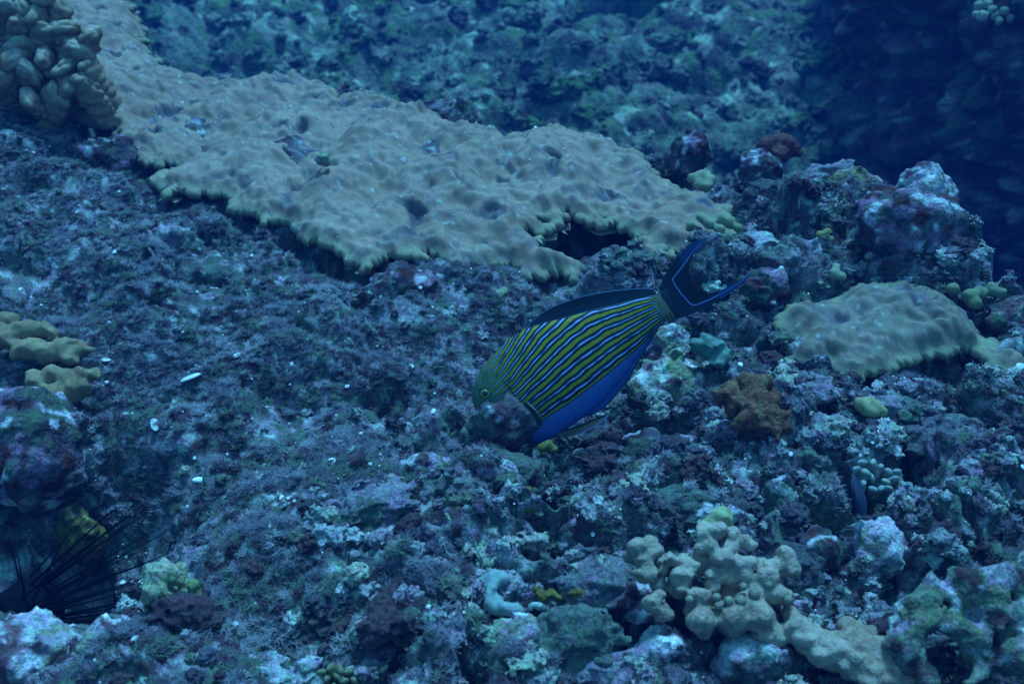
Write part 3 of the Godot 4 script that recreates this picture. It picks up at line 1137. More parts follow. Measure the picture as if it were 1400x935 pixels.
	stone("crusted_rock", "lilac nodular rock beside the teal sponge", "rock", Vector3(0.1447, -0.0194, -0.0110), Vector3(0.0242, 0.0242, 0.0202), 17, "pale", 0.60)
	stone("maroon_rock", "dark red encrusted rock inside the hollow of the tan coral sheet", "rock", Vector3(0.1151, -0.0441, -0.3046), Vector3(0.0222, 0.0136, 0.0188), 18, "wall", 0.30)
	stone("crusted_rock", "flat mauve crusted stone behind the fish's dorsal fin", "rock", Vector3(0.1035, 0.0032, -0.1210), Vector3(0.0248, 0.0117, 0.0175), 19, "brown", 0.30)
	stone("crusted_rock", "mauve turf covered lump between fish tail and olive coral patch", "rock", Vector3(0.2718, 0.0124, -0.1194), Vector3(0.0304, 0.0188, 0.0217), 20, "reef", 0.40)
	stone("crusted_rock", "dark red rock at the right edge above the olive coral patch", "rock", Vector3(0.4583, 0.0102, -0.0223), Vector3(0.0268, 0.0174, 0.0201), 21, "wall", 0.40)
	stone("crusted_rock", "dark rock mass behind the holey crust in the bottom right corner", "rock", Vector3(0.2959, -0.0346, 0.3211), Vector3(0.0517, 0.0376, 0.0282), 22, "dark", 0.50)
	holey("holey_rock", "grey green rock crust pierced by deep dark holes in the bottom right corner", "rock", [[0.2234, 0.0372, 0.3805, 0.2363, 0.0488, 0.3659, 0.0056, 0.0056], [0.2363, 0.0488, 0.3659, 0.2489, 0.0580, 0.3545, 0.0052, 0.0047], [0.2489, 0.0580, 0.3545, 0.2641, 0.0585, 0.3538, 0.0052, 0.0052], [0.2641, 0.0585, 0.3538, 0.2792, 0.0580, 0.3545, 0.0052, 0.0060], [0.2792, 0.0580, 0.3545, 0.2973, 0.0612, 0.3505, 0.0060, 0.0069], [0.2973, 0.0612, 0.3505, 0.3085, 0.0540, 0.3594, 0.0069, 0.0060], [0.3085, 0.0540, 0.3594, 0.2998, 0.0449, 0.3708, 0.0060, 0.0056], [0.2998, 0.0449, 0.3708, 0.2828, 0.0454, 0.3702, 0.0052, 0.0056], [0.2828, 0.0454, 0.3702, 0.2780, 0.0527, 0.3610, 0.0056, 0.0060], [0.2780, 0.0527, 0.3610, 0.2792, 0.0580, 0.3545, 0.0060, 0.0060], [0.2780, 0.0527, 0.3610, 0.2649, 0.0522, 0.3617, 0.0056, 0.0052], [0.2649, 0.0522, 0.3617, 0.2641, 0.0585, 0.3538, 0.0047, 0.0047], [0.2649, 0.0522, 0.3617, 0.2571, 0.0454, 0.3702, 0.0039, 0.0039], [0.2571, 0.0454, 0.3702, 0.2377, 0.0449, 0.3708, 0.0034, 0.0039], [0.2377, 0.0449, 0.3708, 0.2363, 0.0488, 0.3659, 0.0039, 0.0047], [0.2571, 0.0454, 0.3702, 0.2687, 0.0398, 0.3773, 0.0047, 0.0056], [0.2687, 0.0398, 0.3773, 0.2828, 0.0454, 0.3702, 0.0056, 0.0056], [0.2687, 0.0398, 0.3773, 0.2730, 0.0308, 0.3884, 0.0047, 0.0042], [0.2730, 0.0308, 0.3884, 0.2585, 0.0316, 0.4046, 0.0042, 0.0045], [0.2234, 0.0372, 0.3805, 0.2307, 0.0308, 0.3884, 0.0056, 0.0055], [0.2307, 0.0308, 0.3884, 0.2365, 0.0317, 0.4021, 0.0050, 0.0049], [0.2998, 0.0449, 0.3708, 0.2909, 0.0346, 0.3837, 0.0056, 0.0055], [0.2909, 0.0346, 0.3837, 0.2966, 0.0320, 0.3972, 0.0059, 0.0059], [0.2730, 0.0308, 0.3884, 0.2909, 0.0346, 0.3837, 0.0038, 0.0038], [0.2377, 0.0449, 0.3708, 0.2307, 0.0308, 0.3884, 0.0034, 0.0038]], "mossy")
	stone("crusted_rock", "dark weedy hump above the holey corner rock", "rock", Vector3(0.3521, 0.0017, 0.1677), Vector3(0.0447, 0.0235, 0.0307), 23, "dark", 0.40)
	stone("crusted_rock", "lilac crusted lump right of the lobed tan coral", "rock", Vector3(0.2584, 0.0016, 0.2684), Vector3(0.0251, 0.0191, 0.0201), 24, "pale", 0.50)
	stone("crusted_rock", "purple weedy knob close right of the lobed tan coral", "rock", Vector3(0.2126, 0.0038, 0.2728), Vector3(0.0160, 0.0160, 0.0150), 25, "dark", 0.40)
	stone("crusted_rock", "pinkish stone at the bottom edge under the lobed tan coral", "rock", Vector3(0.0968, 0.0016, 0.3579), Vector3(0.0207, 0.0162, 0.0153), 26, "pale", 0.40)
	stone("crusted_rock", "blue grey crusted rock at the bottom edge between coral and pinkish stone", "rock", Vector3(0.1476, 0.0010, 0.3622), Vector3(0.0291, 0.0161, 0.0179), 27, "reef", 0.60)
	stone("crusted_rock", "dark undercut rock at the foot of the lobed tan coral", "rock", Vector3(0.0715, -0.0004, 0.3110), Vector3(0.0262, 0.0286, 0.0214), 28, "dark", 0.60)
	stone("crusted_rock", "cream and pink crusted stone at the bottom middle", "rock", Vector3(0.0000, 0.0009, 0.3479), Vector3(0.0273, 0.0155, 0.0182), 29, "pale", 0.50)
	stone("crusted_rock", "grey lump with dark hollow at the bottom, left of the cream stone", "rock", Vector3(-0.0433, 0.0011, 0.3487), Vector3(0.0182, 0.0182, 0.0155), 30, "green", 0.70)
	stone("crusted_rock", "white edged stone at the bottom below the rounded green lump", "rock", Vector3(-0.0686, 0.0008, 0.3475), Vector3(0.0137, 0.0119, 0.0110), 31, "pale", 0.50)
	stone("crusted_rock", "dark cleft rock in the middle under the tiny bright white shell", "rock", Vector3(-0.0317, 0.0012, 0.2225), Vector3(0.0343, 0.0222, 0.0238), 32, "dark", 0.80)
	stone("crusted_rock", "pale pink crusted rock left of the dark cleft rock", "rock", Vector3(-0.0607, 0.0005, 0.1838), Vector3(0.0248, 0.0166, 0.0177), 33, "pale", 0.70)
	stone("crusted_rock", "weedy dark rock below the front lip of the tan coral sheet", "rock", Vector3(-0.0985, 0.0099, -0.0862), Vector3(0.0493, 0.0197, 0.0317), 34, "dark", 0.60)
	stone("crusted_rock", "dark clefted rock under the middle of the tan coral sheet", "rock", Vector3(-0.0322, 0.0048, -0.0985), Vector3(0.0286, 0.0129, 0.0186), 35, "dark", 0.60)
	stone("crusted_rock", "dark rock under the finger coral in the upper left", "rock", Vector3(-0.4949, 0.0176, -0.3731), Vector3(0.0521, 0.0260, 0.0347), 36, "dark", 0.70)
	stone("crusted_rock", "small white and dark stone lying on the tan coral sheet", "rock", Vector3(-0.2076, 0.0580, -0.2744), Vector3(0.0104, 0.0080, 0.0080), 37, "pale", 0.50)
	stone("crusted_rock", "weedy hummock left of the fish above the little white discs", "rock", Vector3(-0.2926, 0.0104, -0.1035), Vector3(0.0428, 0.0171, 0.0321), 38, "reef", 0.50)
	stone("crusted_rock", "dark pocketed rock beneath the blue belly of the striped fish", "rock", Vector3(0.1051, -0.0141, 0.1367), Vector3(0.0263, 0.0187, 0.0199), 39, "dark", 0.70)
	stone("crusted_rock", "pale grey slab right of the blue sponge, left of the lobed tan coral", "rock", Vector3(0.0510, -0.0004, 0.2547), Vector3(0.0306, 0.0122, 0.0184), 40, "reef", 0.60)
	print("stones ", Time.get_ticks_msec())
	lumps("lobed_coral", "tan lobed coral with rounded knobs sprawling across the lower right", "coral", [[0.0788, 0.0510, 0.3155, 0.0065], [0.0869, 0.0484, 0.3108, 0.0057], [0.0920, 0.0468, 0.3157, 0.0049], [0.0822, 0.0464, 0.3217, 0.0064], [0.0746, 0.0433, 0.3166, 0.0041], [0.0842, 0.0401, 0.3279, 0.0072], [0.0993, 0.0451, 0.3204, 0.0048], [0.1080, 0.0419, 0.3190, 0.0049], [0.1121, 0.0416, 0.3232, 0.0052], [0.1026, 0.0391, 0.3269, 0.0040], [0.0955, 0.0387, 0.3221, 0.0032], [0.1226, 0.0555, 0.3051, 0.0057], [0.1315, 0.0567, 0.3064, 0.0057], [0.1392, 0.0523, 0.3050, 0.0049], [0.1243, 0.0500, 0.3125, 0.0057], [0.1172, 0.0480, 0.3150, 0.0040], [0.1387, 0.0482, 0.3106, 0.0049], [0.1478, 0.0505, 0.3097, 0.0041], [0.1518, 0.0491, 0.3135, 0.0040], [0.1433, 0.0409, 0.3206, 0.0053], [0.1511, 0.0429, 0.3214, 0.0052], [0.1599, 0.0432, 0.3229, 0.0048], [0.1651, 0.0402, 0.3218, 0.0057], [0.1693, 0.0395, 0.3243, 0.0040], [0.1586, 0.0403, 0.3313, 0.0072], [0.1463, 0.0361, 0.3272, 0.0056], [0.1720, 0.0459, 0.3180, 0.0057], [0.1756, 0.0411, 0.3258, 0.0048], [0.1371, 0.0343, 0.3285, 0.0040], [0.1325, 0.0364, 0.3274, 0.0032], [0.1241, 0.0391, 0.3269, 0.0040], [0.1224, 0.0327, 0.3301, 0.0032], [0.1265, 0.0326, 0.3330, 0.0036], [0.1301, 0.0367, 0.3278, 0.0028], [0.1264, 0.0392, 0.3208, 0.0024], [0.1103, 0.0286, 0.3372, 0.0028], [0.1045, 0.0334, 0.3338, 0.0036], [0.1109, 0.0236, 0.3427, 0.0040], [0.1174, 0.0238, 0.3447, 0.0036], [0.0856, 0.0300, 0.3427, 0.0059], [0.0927, 0.0242, 0.3433, 0.0060], [0.0970, 0.0235, 0.3456, 0.0040], [0.0905, 0.0317, 0.3383, 0.0048], [0.1163, 0.0238, 0.3517, 0.0098], [0.1353, 0.0216, 0.3468, 0.0117], [0.1523, 0.0251, 0.3500, 0.0099], [0.1720, 0.0220, 0.3442, 0.0059], [0.1743, 0.0207, 0.3548, 0.0089], [0.1572, 0.0153, 0.3546, 0.0099], [0.1820, 0.0183, 0.3612, 0.0098], [0.1942, 0.0155, 0.3673, 0.0124], [0.2072, 0.0193, 0.3660, 0.0106], [0.2070, 0.0164, 0.3521, 0.0072], [0.2170, 0.0204, 0.3769, 0.0130], [0.2193, 0.0153, 0.3569, 0.0085], [0.2275, 0.0203, 0.3849, 0.0112], [0.2188, 0.0153, 0.3888, 0.0120], [0.2396, 0.0178, 0.3758, 0.0070], [0.2023, 0.0148, 0.3788, 0.0087], [0.1841, 0.0172, 0.3715, 0.0070], [0.2444, 0.0140, 0.3835, 0.0061], [0.1306, 0.0445, 0.3198, 0.0064], [0.1548, 0.0304, 0.3340, 0.0091], [0.1048, 0.0378, 0.3288, 0.0064], [0.1404, 0.0406, 0.3190, 0.0046], [0.1175, 0.0302, 0.3399, 0.0072], [0.1450, 0.0251, 0.3411, 0.0091], [0.1651, 0.0316, 0.3381, 0.0072], [0.1934, 0.0144, 0.3538, 0.0045], [0.2156, 0.0172, 0.3529, 0.0036], [0.2017, 0.0135, 0.3571, 0.0040], [0.2294, 0.0148, 0.3610, 0.0040], [0.1787, 0.0132, 0.3596, 0.0040], [0.2322, 0.0160, 0.3867, 0.0043], [0.1064, 0.0263, 0.3239, 0.0083], [0.1393, 0.0245, 0.3221, 0.0111], [0.1624, 0.0231, 0.3239, 0.0111], [0.0922, 0.0281, 0.3256, 0.0055], [0.1212, 0.0351, 0.3122, 0.0084], [0.1268, 0.0163, 0.3330, 0.0111], [0.1522, 0.0143, 0.3342, 0.0120], [0.0975, 0.0363, 0.3147, 0.0056], [0.1581, 0.0298, 0.3178, 0.0093], [0.0812, 0.0559, 0.3197, 0.0029], [0.0778, 0.0554, 0.3187, 0.0029], [0.0782, 0.0530, 0.3203, 0.0027], [0.0826, 0.0537, 0.3133, 0.0020], [0.0808, 0.0525, 0.3172, 0.0019], [0.0819, 0.0497, 0.3143, 0.0024], [0.0866, 0.0507, 0.3136, 0.0022], [0.0862, 0.0524, 0.3126, 0.0021], [0.0859, 0.0506, 0.3130, 0.0017], [0.0833, 0.0506, 0.3125, 0.0020], [0.0894, 0.0479, 0.3187, 0.0020], [0.0900, 0.0481, 0.3187, 0.0019], [0.0890, 0.0496, 0.3175, 0.0021], [0.0911, 0.0490, 0.3172, 0.0018], [0.0931, 0.0499, 0.3178, 0.0021], [0.0837, 0.0492, 0.3230, 0.0022], [0.0848, 0.0500, 0.3208, 0.0025], [0.0802, 0.0515, 0.3259, 0.0026], [0.0786, 0.0474, 0.3223, 0.0019], [0.0841, 0.0473, 0.3255, 0.0022], [0.0746, 0.0455, 0.3190, 0.0016], [0.0717, 0.0453, 0.3171, 0.0015], [0.0779, 0.0423, 0.3297, 0.0029], [0.0801, 0.0393, 0.3318, 0.0025], [0.0811, 0.0433, 0.3315, 0.0028], [0.0833, 0.0423, 0.3330, 0.0025], [0.0880, 0.0418, 0.3291, 0.0021], [0.0977, 0.0474, 0.3190, 0.0017], [0.0981, 0.0490, 0.3239, 0.0020], [0.0956, 0.0448, 0.3225, 0.0015], [0.0955, 0.0475, 0.3235, 0.0020], [0.0993, 0.0462, 0.3214, 0.0014], [0.1104, 0.0435, 0.3213, 0.0018], [0.1061, 0.0450, 0.3226, 0.0022], [0.1079, 0.0442, 0.3214, 0.0019], [0.1047, 0.0426, 0.3218, 0.0017], [0.1074, 0.0442, 0.3187, 0.0015], [0.1126, 0.0440, 0.3204, 0.0015], [0.1118, 0.0443, 0.3216, 0.0015], [0.1126, 0.0444, 0.3225, 0.0018], [0.1090, 0.0412, 0.3260, 0.0018], [0.1154, 0.0452, 0.3248, 0.0024], [0.1023, 0.0417, 0.3297, 0.0015], [0.1040, 0.0419, 0.3280, 0.0018], [0.0954, 0.0392, 0.3237, 0.0011], [0.0961, 0.0392, 0.3235, 0.0009], [0.1240, 0.0586, 0.3075, 0.0022], [0.1255, 0.0586, 0.3067, 0.0024], [0.1227, 0.0585, 0.3077, 0.0020], [0.1196, 0.0557, 0.3098, 0.0025], [0.1217, 0.0590, 0.3091, 0.0025], [0.1300, 0.0575, 0.3082, 0.0017], [0.1313, 0.0565, 0.3094, 0.0018], [0.1324, 0.0601, 0.3093, 0.0026], [0.1275, 0.0612, 0.3101, 0.0026], [0.1267, 0.0603, 0.3099, 0.0026], [0.1428, 0.0542, 0.3057, 0.0018], [0.1391, 0.0541, 0.3089, 0.0021], [0.1386, 0.0535, 0.3069, 0.0016], [0.1388, 0.0531, 0.3078, 0.0014], [0.1366, 0.0532, 0.3076, 0.0019], [0.1241, 0.0532, 0.3162, 0.0026], [0.1199, 0.0503, 0.3152, 0.0022], [0.1255, 0.0519, 0.3130, 0.0018], [0.1232, 0.0536, 0.3161, 0.0022], [0.1242, 0.0499, 0.3148, 0.0018], [0.1153, 0.0505, 0.3166, 0.0017], [0.1148, 0.0479, 0.3159, 0.0012], [0.1377, 0.0507, 0.3121, 0.0017], [0.1347, 0.0493, 0.3141, 0.0021], [0.1372, 0.0504, 0.3133, 0.0019], [0.1350, 0.0509, 0.3133, 0.0022], [0.1409, 0.0482, 0.3138, 0.0020], [0.1471, 0.0531, 0.3104, 0.0015], [0.1481, 0.0511, 0.3116, 0.0015], [0.1510, 0.0519, 0.3150, 0.0015], [0.1520, 0.0511, 0.3148, 0.0014], [0.1455, 0.0407, 0.3232, 0.0018], [0.1424, 0.0433, 0.3203, 0.0015], [0.1425, 0.0436, 0.3231, 0.0021], [0.1419, 0.0443, 0.3241, 0.0020], [0.1418, 0.0450, 0.3250, 0.0023], [0.1460, 0.0454, 0.3241, 0.0023], [0.1505, 0.0466, 0.3243, 0.0022], [0.1495, 0.0445, 0.3257, 0.0023], [0.1516, 0.0447, 0.3238, 0.0017], [0.1531, 0.0449, 0.3225, 0.0017], [0.1591, 0.0459, 0.3258, 0.0019], [0.1587, 0.0458, 0.3256, 0.0018], [0.1591, 0.0458, 0.3255, 0.0018], [0.1570, 0.0459, 0.3227, 0.0018], [0.1557, 0.0456, 0.3252, 0.0021], [0.1641, 0.0438, 0.3218, 0.0020], [0.1634, 0.0443, 0.3233, 0.0022], [0.1625, 0.0435, 0.3223, 0.0020], [0.1655, 0.0431, 0.3235, 0.0019], [0.1641, 0.0427, 0.3247, 0.0019], [0.1666, 0.0413, 0.3260, 0.0016], [0.1714, 0.0421, 0.3260, 0.0018], [0.1592, 0.0463, 0.3321, 0.0032], [0.1576, 0.0430, 0.3340, 0.0021], [0.1572, 0.0422, 0.3332, 0.0021], [0.1550, 0.0446, 0.3307, 0.0027], [0.1576, 0.0429, 0.3325, 0.0024], [0.1447, 0.0390, 0.3273, 0.0020], [0.1466, 0.0397, 0.3289, 0.0025], [0.1437, 0.0384, 0.3264, 0.0017], [0.1457, 0.0385, 0.3290, 0.0021], [0.1500, 0.0381, 0.3281, 0.0018], [0.1712, 0.0485, 0.3200, 0.0018], [0.1712, 0.0481, 0.3183, 0.0017], [0.1720, 0.0483, 0.3174, 0.0018], [0.1714, 0.0495, 0.3190, 0.0024], [0.1698, 0.0501, 0.3180, 0.0025], [0.1775, 0.0425, 0.3257, 0.0016], [0.1733, 0.0440, 0.3248, 0.0018], [0.1732, 0.0434, 0.3301, 0.0022], [0.1735, 0.0413, 0.3276, 0.0015], [0.1769, 0.0438, 0.3245, 0.0017], [0.1388, 0.0367, 0.3292, 0.0015], [0.1380, 0.0363, 0.3293, 0.0013], [0.1338, 0.0381, 0.3278, 0.0014], [0.1307, 0.0376, 0.3269, 0.0011], [0.1261, 0.0409, 0.3268, 0.0014], [0.1235, 0.0411, 0.3302, 0.0016], [0.1235, 0.0345, 0.3304, 0.0014], [0.1216, 0.0354, 0.3296, 0.0014], [0.1274, 0.0343, 0.3337, 0.0012], [0.1260, 0.0342, 0.3345, 0.0012], [0.1300, 0.0377, 0.3287, 0.0010], [0.1284, 0.0370, 0.3290, 0.0010], [0.1267, 0.0400, 0.3213, 0.0007], [0.1276, 0.0403, 0.3200, 0.0007], [0.1112, 0.0310, 0.3375, 0.0012], [0.1115, 0.0296, 0.3362, 0.0008], [0.1037, 0.0372, 0.3375, 0.0016], [0.1038, 0.0348, 0.3350, 0.0011], [0.1124, 0.0260, 0.3439, 0.0016], [0.1101, 0.0259, 0.3413, 0.0014], [0.1191, 0.0237, 0.3456, 0.0010], [0.1197, 0.0250, 0.3437, 0.0011], [0.0901, 0.0322, 0.3445, 0.0023], [0.0855, 0.0359, 0.3455, 0.0027], [0.0846, 0.0335, 0.3455, 0.0024], [0.0878, 0.0304, 0.3470, 0.0023], [0.0838, 0.0348, 0.3426, 0.0027], [0.0923, 0.0287, 0.3475, 0.0027], [0.0900, 0.0245, 0.3460, 0.0018], [0.0912, 0.0246, 0.3473, 0.0018], [0.0926, 0.0273, 0.3463, 0.0018], [0.0919, 0.0248, 0.3477, 0.0024], [0.0960, 0.0226, 0.3474, 0.0012], [0.0959, 0.0238, 0.3466, 0.0012], [0.0861, 0.0332, 0.3397, 0.0019], [0.0885, 0.0309, 0.3400, 0.0014], [0.0918, 0.0339, 0.3412, 0.0018], [0.0907, 0.0333, 0.3399, 0.0016], [0.0887, 0.0310, 0.3419, 0.0016], [0.1180, 0.0277, 0.3552, 0.0030], [0.1169, 0.0262, 0.3540, 0.0031], [0.1152, 0.0284, 0.3558, 0.0032], [0.1144, 0.0304, 0.3567, 0.0037], [0.1196, 0.0259, 0.3548, 0.0034], [0.1327, 0.0289, 0.3530, 0.0047], [0.1373, 0.0289, 0.3495, 0.0050], [0.1278, 0.0257, 0.3514, 0.0047], [0.1405, 0.0265, 0.3536, 0.0048], [0.1284, 0.0266, 0.3459, 0.0037], [0.1485, 0.0284, 0.3549, 0.0033], [0.1532, 0.0323, 0.3524, 0.0040], [0.1503, 0.0304, 0.3495, 0.0030], [0.1517, 0.0296, 0.3563, 0.0037], [0.1525, 0.0285, 0.3525, 0.0028], [0.1680, 0.0246, 0.3448, 0.0018], [0.1719, 0.0237, 0.3461, 0.0018], [0.1742, 0.0243, 0.3473, 0.0027], [0.1718, 0.0240, 0.3474, 0.0019], [0.1689, 0.0256, 0.3452, 0.0027], [0.1705, 0.0265, 0.3576, 0.0037], [0.1739, 0.0260, 0.3575, 0.0036], [0.1738, 0.0257, 0.3550, 0.0029], [0.1767, 0.0232, 0.3610, 0.0037], [0.1675, 0.0238, 0.3562, 0.0034], [0.1632, 0.0175, 0.3604, 0.0036], [0.1531, 0.0200, 0.3612, 0.0039], [0.1580, 0.0190, 0.3596, 0.0029], [0.1599, 0.0199, 0.3540, 0.0029], [0.1606, 0.0201, 0.3554, 0.0034], [0.1797, 0.0248, 0.3669, 0.0036], [0.1813, 0.0207, 0.3684, 0.0034], [0.1737, 0.0227, 0.3635, 0.0038], [0.1820, 0.0241, 0.3666, 0.0038], [0.1788, 0.0238, 0.3677, 0.0040], [0.1864, 0.0184, 0.3732, 0.0045], [0.1920, 0.0213, 0.3741, 0.0045], [0.1918, 0.0226, 0.3724, 0.0043], [0.1968, 0.0181, 0.3684, 0.0039], [0.1915, 0.0226, 0.3726, 0.0056], [0.2132, 0.0218, 0.3666, 0.0037], [0.2040, 0.0220, 0.3604, 0.0035], [0.2059, 0.0214, 0.3680, 0.0030], [0.2064, 0.0271, 0.3737, 0.0044], [0.1977, 0.0246, 0.3745, 0.0046], [0.2021, 0.0209, 0.3515, 0.0028], [0.2074, 0.0190, 0.3563, 0.0025], [0.2088, 0.0174, 0.3568, 0.0027], [0.2108, 0.0195, 0.3528, 0.0027], [0.2044, 0.0193, 0.3557, 0.0023], [0.2056, 0.0226, 0.3865, 0.0041], [0.2107, 0.0251, 0.3909, 0.0047], [0.2256, 0.0261, 0.3743, 0.0054], [0.2040, 0.0264, 0.3830, 0.0047], [0.2174, 0.0236, 0.3730, 0.0043], [0.2196, 0.0189, 0.3650, 0.0034], [0.2115, 0.0159, 0.3589, 0.0026], [0.2169, 0.0201, 0.3612, 0.0035], [0.2172, 0.0183, 0.3643, 0.0036], [0.2147, 0.0187, 0.3594, 0.0039], [0.2325, 0.0226, 0.3925, 0.0040], [0.2223, 0.0266, 0.3897, 0.0044], [0.2223, 0.0242, 0.3845, 0.0040], [0.2295, 0.0221, 0.3880, 0.0031], [0.2357, 0.0238, 0.3846, 0.0045], [0.2178, 0.0203, 0.3904, 0.0040], [0.2071, 0.0196, 0.3952, 0.0050], [0.2140, 0.0222, 0.3942, 0.0041], [0.2222, 0.0216, 0.3896, 0.0049], [0.2140, 0.0212, 0.3859, 0.0048], [0.2442, 0.0195, 0.3732, 0.0029], [0.2365, 0.0232, 0.3802, 0.0030], [0.2393, 0.0229, 0.3803, 0.0029], [0.2425, 0.0202, 0.3760, 0.0028], [0.2374, 0.0215, 0.3796, 0.0027], [0.2016, 0.0178, 0.3863, 0.0037], [0.2021, 0.0201, 0.3814, 0.0037], [0.1968, 0.0203, 0.3829, 0.0038], [0.2057, 0.0165, 0.3729, 0.0027], [0.2001, 0.0186, 0.3809, 0.0027], [0.1890, 0.0179, 0.3685, 0.0023], [0.1833, 0.0188, 0.3729, 0.0020], [0.1825, 0.0187, 0.3734, 0.0020], [0.1826, 0.0215, 0.3749, 0.0027], [0.1871, 0.0220, 0.3747, 0.0031], [0.2430, 0.0166, 0.3854, 0.0021], [0.2467, 0.0164, 0.3843, 0.0019], [0.2405, 0.0162, 0.3882, 0.0020], [0.2413, 0.0157, 0.3894, 0.0023], [0.2408, 0.0185, 0.3885, 0.0027], [0.1283, 0.0490, 0.3226, 0.0027], [0.1254, 0.0459, 0.3204, 0.0020], [0.1284, 0.0495, 0.3212, 0.0026], [0.1293, 0.0476, 0.3247, 0.0027], [0.1350, 0.0470, 0.3225, 0.0028], [0.1480, 0.0296, 0.3388, 0.0031], [0.1527, 0.0351, 0.3365, 0.0028], [0.1612, 0.0304, 0.3380, 0.0029], [0.1586, 0.0342, 0.3355, 0.0026], [0.1529, 0.0340, 0.3386, 0.0029], [0.1045, 0.0420, 0.3296, 0.0023], [0.1072, 0.0393, 0.3290, 0.0019], [0.1092, 0.0412, 0.3297, 0.0026], [0.1075, 0.0419, 0.3294, 0.0026], [0.1035, 0.0432, 0.3319, 0.0027], [0.1395, 0.0428, 0.3211, 0.0016], [0.1411, 0.0405, 0.3213, 0.0013], [0.1413, 0.0407, 0.3212, 0.0014], [0.1409, 0.0425, 0.3206, 0.0017], [0.1429, 0.0417, 0.3206, 0.0016], [0.1177, 0.0344, 0.3440, 0.0027], [0.1135, 0.0345, 0.3387, 0.0025], [0.1167, 0.0366, 0.3411, 0.0031], [0.1167, 0.0333, 0.3424, 0.0023], [0.1111, 0.0337, 0.3409, 0.0027], [0.1433, 0.0297, 0.3448, 0.0031], [0.1457, 0.0284, 0.3474, 0.0035], [0.1408, 0.0305, 0.3400, 0.0039], [0.1471, 0.0295, 0.3436, 0.0035], [0.1423, 0.0280, 0.3478, 0.0040], [0.1702, 0.0349, 0.3398, 0.0030], [0.1606, 0.0315, 0.3416, 0.0025], [0.1650, 0.0368, 0.3415, 0.0029], [0.1625, 0.0368, 0.3368, 0.0027], [0.1668, 0.0345, 0.3418, 0.0027], [0.1923, 0.0164, 0.3589, 0.0020], [0.1897, 0.0152, 0.3575, 0.0016], [0.1928, 0.0161, 0.3552, 0.0014], [0.1906, 0.0153, 0.3580, 0.0014], [0.1931, 0.0178, 0.3534, 0.0016], [0.2130, 0.0192, 0.3527, 0.0012], [0.2163, 0.0187, 0.3540, 0.0011]], Color(0.360, 0.220, 0.150), Color(0.660, 0.475, 0.360), 0.0017, 0.0007, 0.00260, mat_lobe, "")
	var lobed := get_node("lobed_coral")
	add_knobs(lobed, [[0.1423, 0.0401, 0.3384, 0.0027], [0.1487, 0.0374, 0.3419, 0.0036], [0.1399, 0.0348, 0.3454, 0.0036], [0.1327, 0.0348, 0.3454, 0.0031], [0.1253, 0.0361, 0.3437, 0.0027], [0.1263, 0.0332, 0.3475, 0.0027], [0.1690, 0.0353, 0.3447, 0.0031], [0.1087, 0.0353, 0.3447, 0.0027], [0.1581, 0.0406, 0.3377, 0.0027]])
	lumps("yellow_algae", "pale yellow green algae tuft on top of the lobed tan coral", "algae", [[0.1330, 0.0583, 0.2967, 0.0056], [0.1290, 0.0566, 0.2989, 0.0042], [0.1379, 0.0572, 0.2982, 0.0042], [0.1346, 0.0606, 0.2937, 0.0033], [0.1283, 0.0589, 0.2959, 0.0028], [0.1400, 0.0592, 0.2956, 0.0028]], Color(0.380, 0.370, 0.170), Color(0.520, 0.490, 0.270), 0.0015, 0.0006, 0.00450, mat_coral, "")
	lumps("teal_sponge", "smooth teal sponge with two lobes below the fish's tail", "sponge", [[0.1567, 0.0353, 0.0581, 0.0061], [0.1646, 0.0347, 0.0594, 0.0080], [0.1728, 0.0328, 0.0632, 0.0080], [0.1771, 0.0303, 0.0683, 0.0067], [0.1734, 0.0275, 0.0739, 0.0055], [0.1683, 0.0322, 0.0645, 0.0067], [0.1614, 0.0373, 0.0543, 0.0049]], Color(0.130, 0.230, 0.190), Color(0.190, 0.300, 0.250), 0.0019, 0.0012, 0.00420, mat_smooth, "")
	lumps("pale_blue_sponge", "pale blue smooth sponge with a hooked shape near the bottom middle", "sponge", [[-0.0212, 0.0182, 0.3148, 0.0033], [-0.0156, 0.0190, 0.3117, 0.0043], [-0.0095, 0.0195, 0.3096, 0.0043], [-0.0057, 0.0192, 0.3107, 0.0033], [-0.0132, 0.0177, 0.3169, 0.0047], [-0.0149, 0.0162, 0.3230, 0.0042], [-0.0130, 0.0147, 0.3290, 0.0051], [-0.0046, 0.0139, 0.3320, 0.0051], [0.0037, 0.0139, 0.3320, 0.0046], [0.0116, 0.0142, 0.3310, 0.0037], [0.0176, 0.0142, 0.3310, 0.0028], [-0.0079, 0.0154, 0.3260, 0.0037]], Color(0.320, 0.400, 0.380), Color(0.420, 0.500, 0.470), 0.0018, 0.0012, 0.00300, mat_smooth, "")
	lumps("orange_sponge", "rusty orange rough sponge below the olive coral patch", "sponge", [[0.1700, 0.0421, 0.1360, 0.0085], [0.1817, 0.0435, 0.1330, 0.0102], [0.1942, 0.0435, 0.1330, 0.0085], [0.2031, 0.0395, 0.1419, 0.0079], [0.1886, 0.0381, 0.1449, 0.0101], [0.1741, 0.0368, 0.1478, 0.0090], [0.1983, 0.0334, 0.1554, 0.0089], [0.2091, 0.0324, 0.1577, 0.0067], [0.1842, 0.0329, 0.1565, 0.0078], [0.1689, 0.0381, 0.1449, 0.0068], [0.2093, 0.0282, 0.1669, 0.0044], [0.1608, 0.0395, 0.1419, 0.0056], [0.1750, 0.0303, 0.1623, 0.0067], [0.1913, 0.0290, 0.1652, 0.0067], [0.2009, 0.0279, 0.1727, 0.0050], [0.2130, 0.0355, 0.1507, 0.0050]], Color(0.190, 0.075, 0.040), Color(0.310, 0.145, 0.080), 0.0024, 0.0020, 0.00550, mat_reef, "")
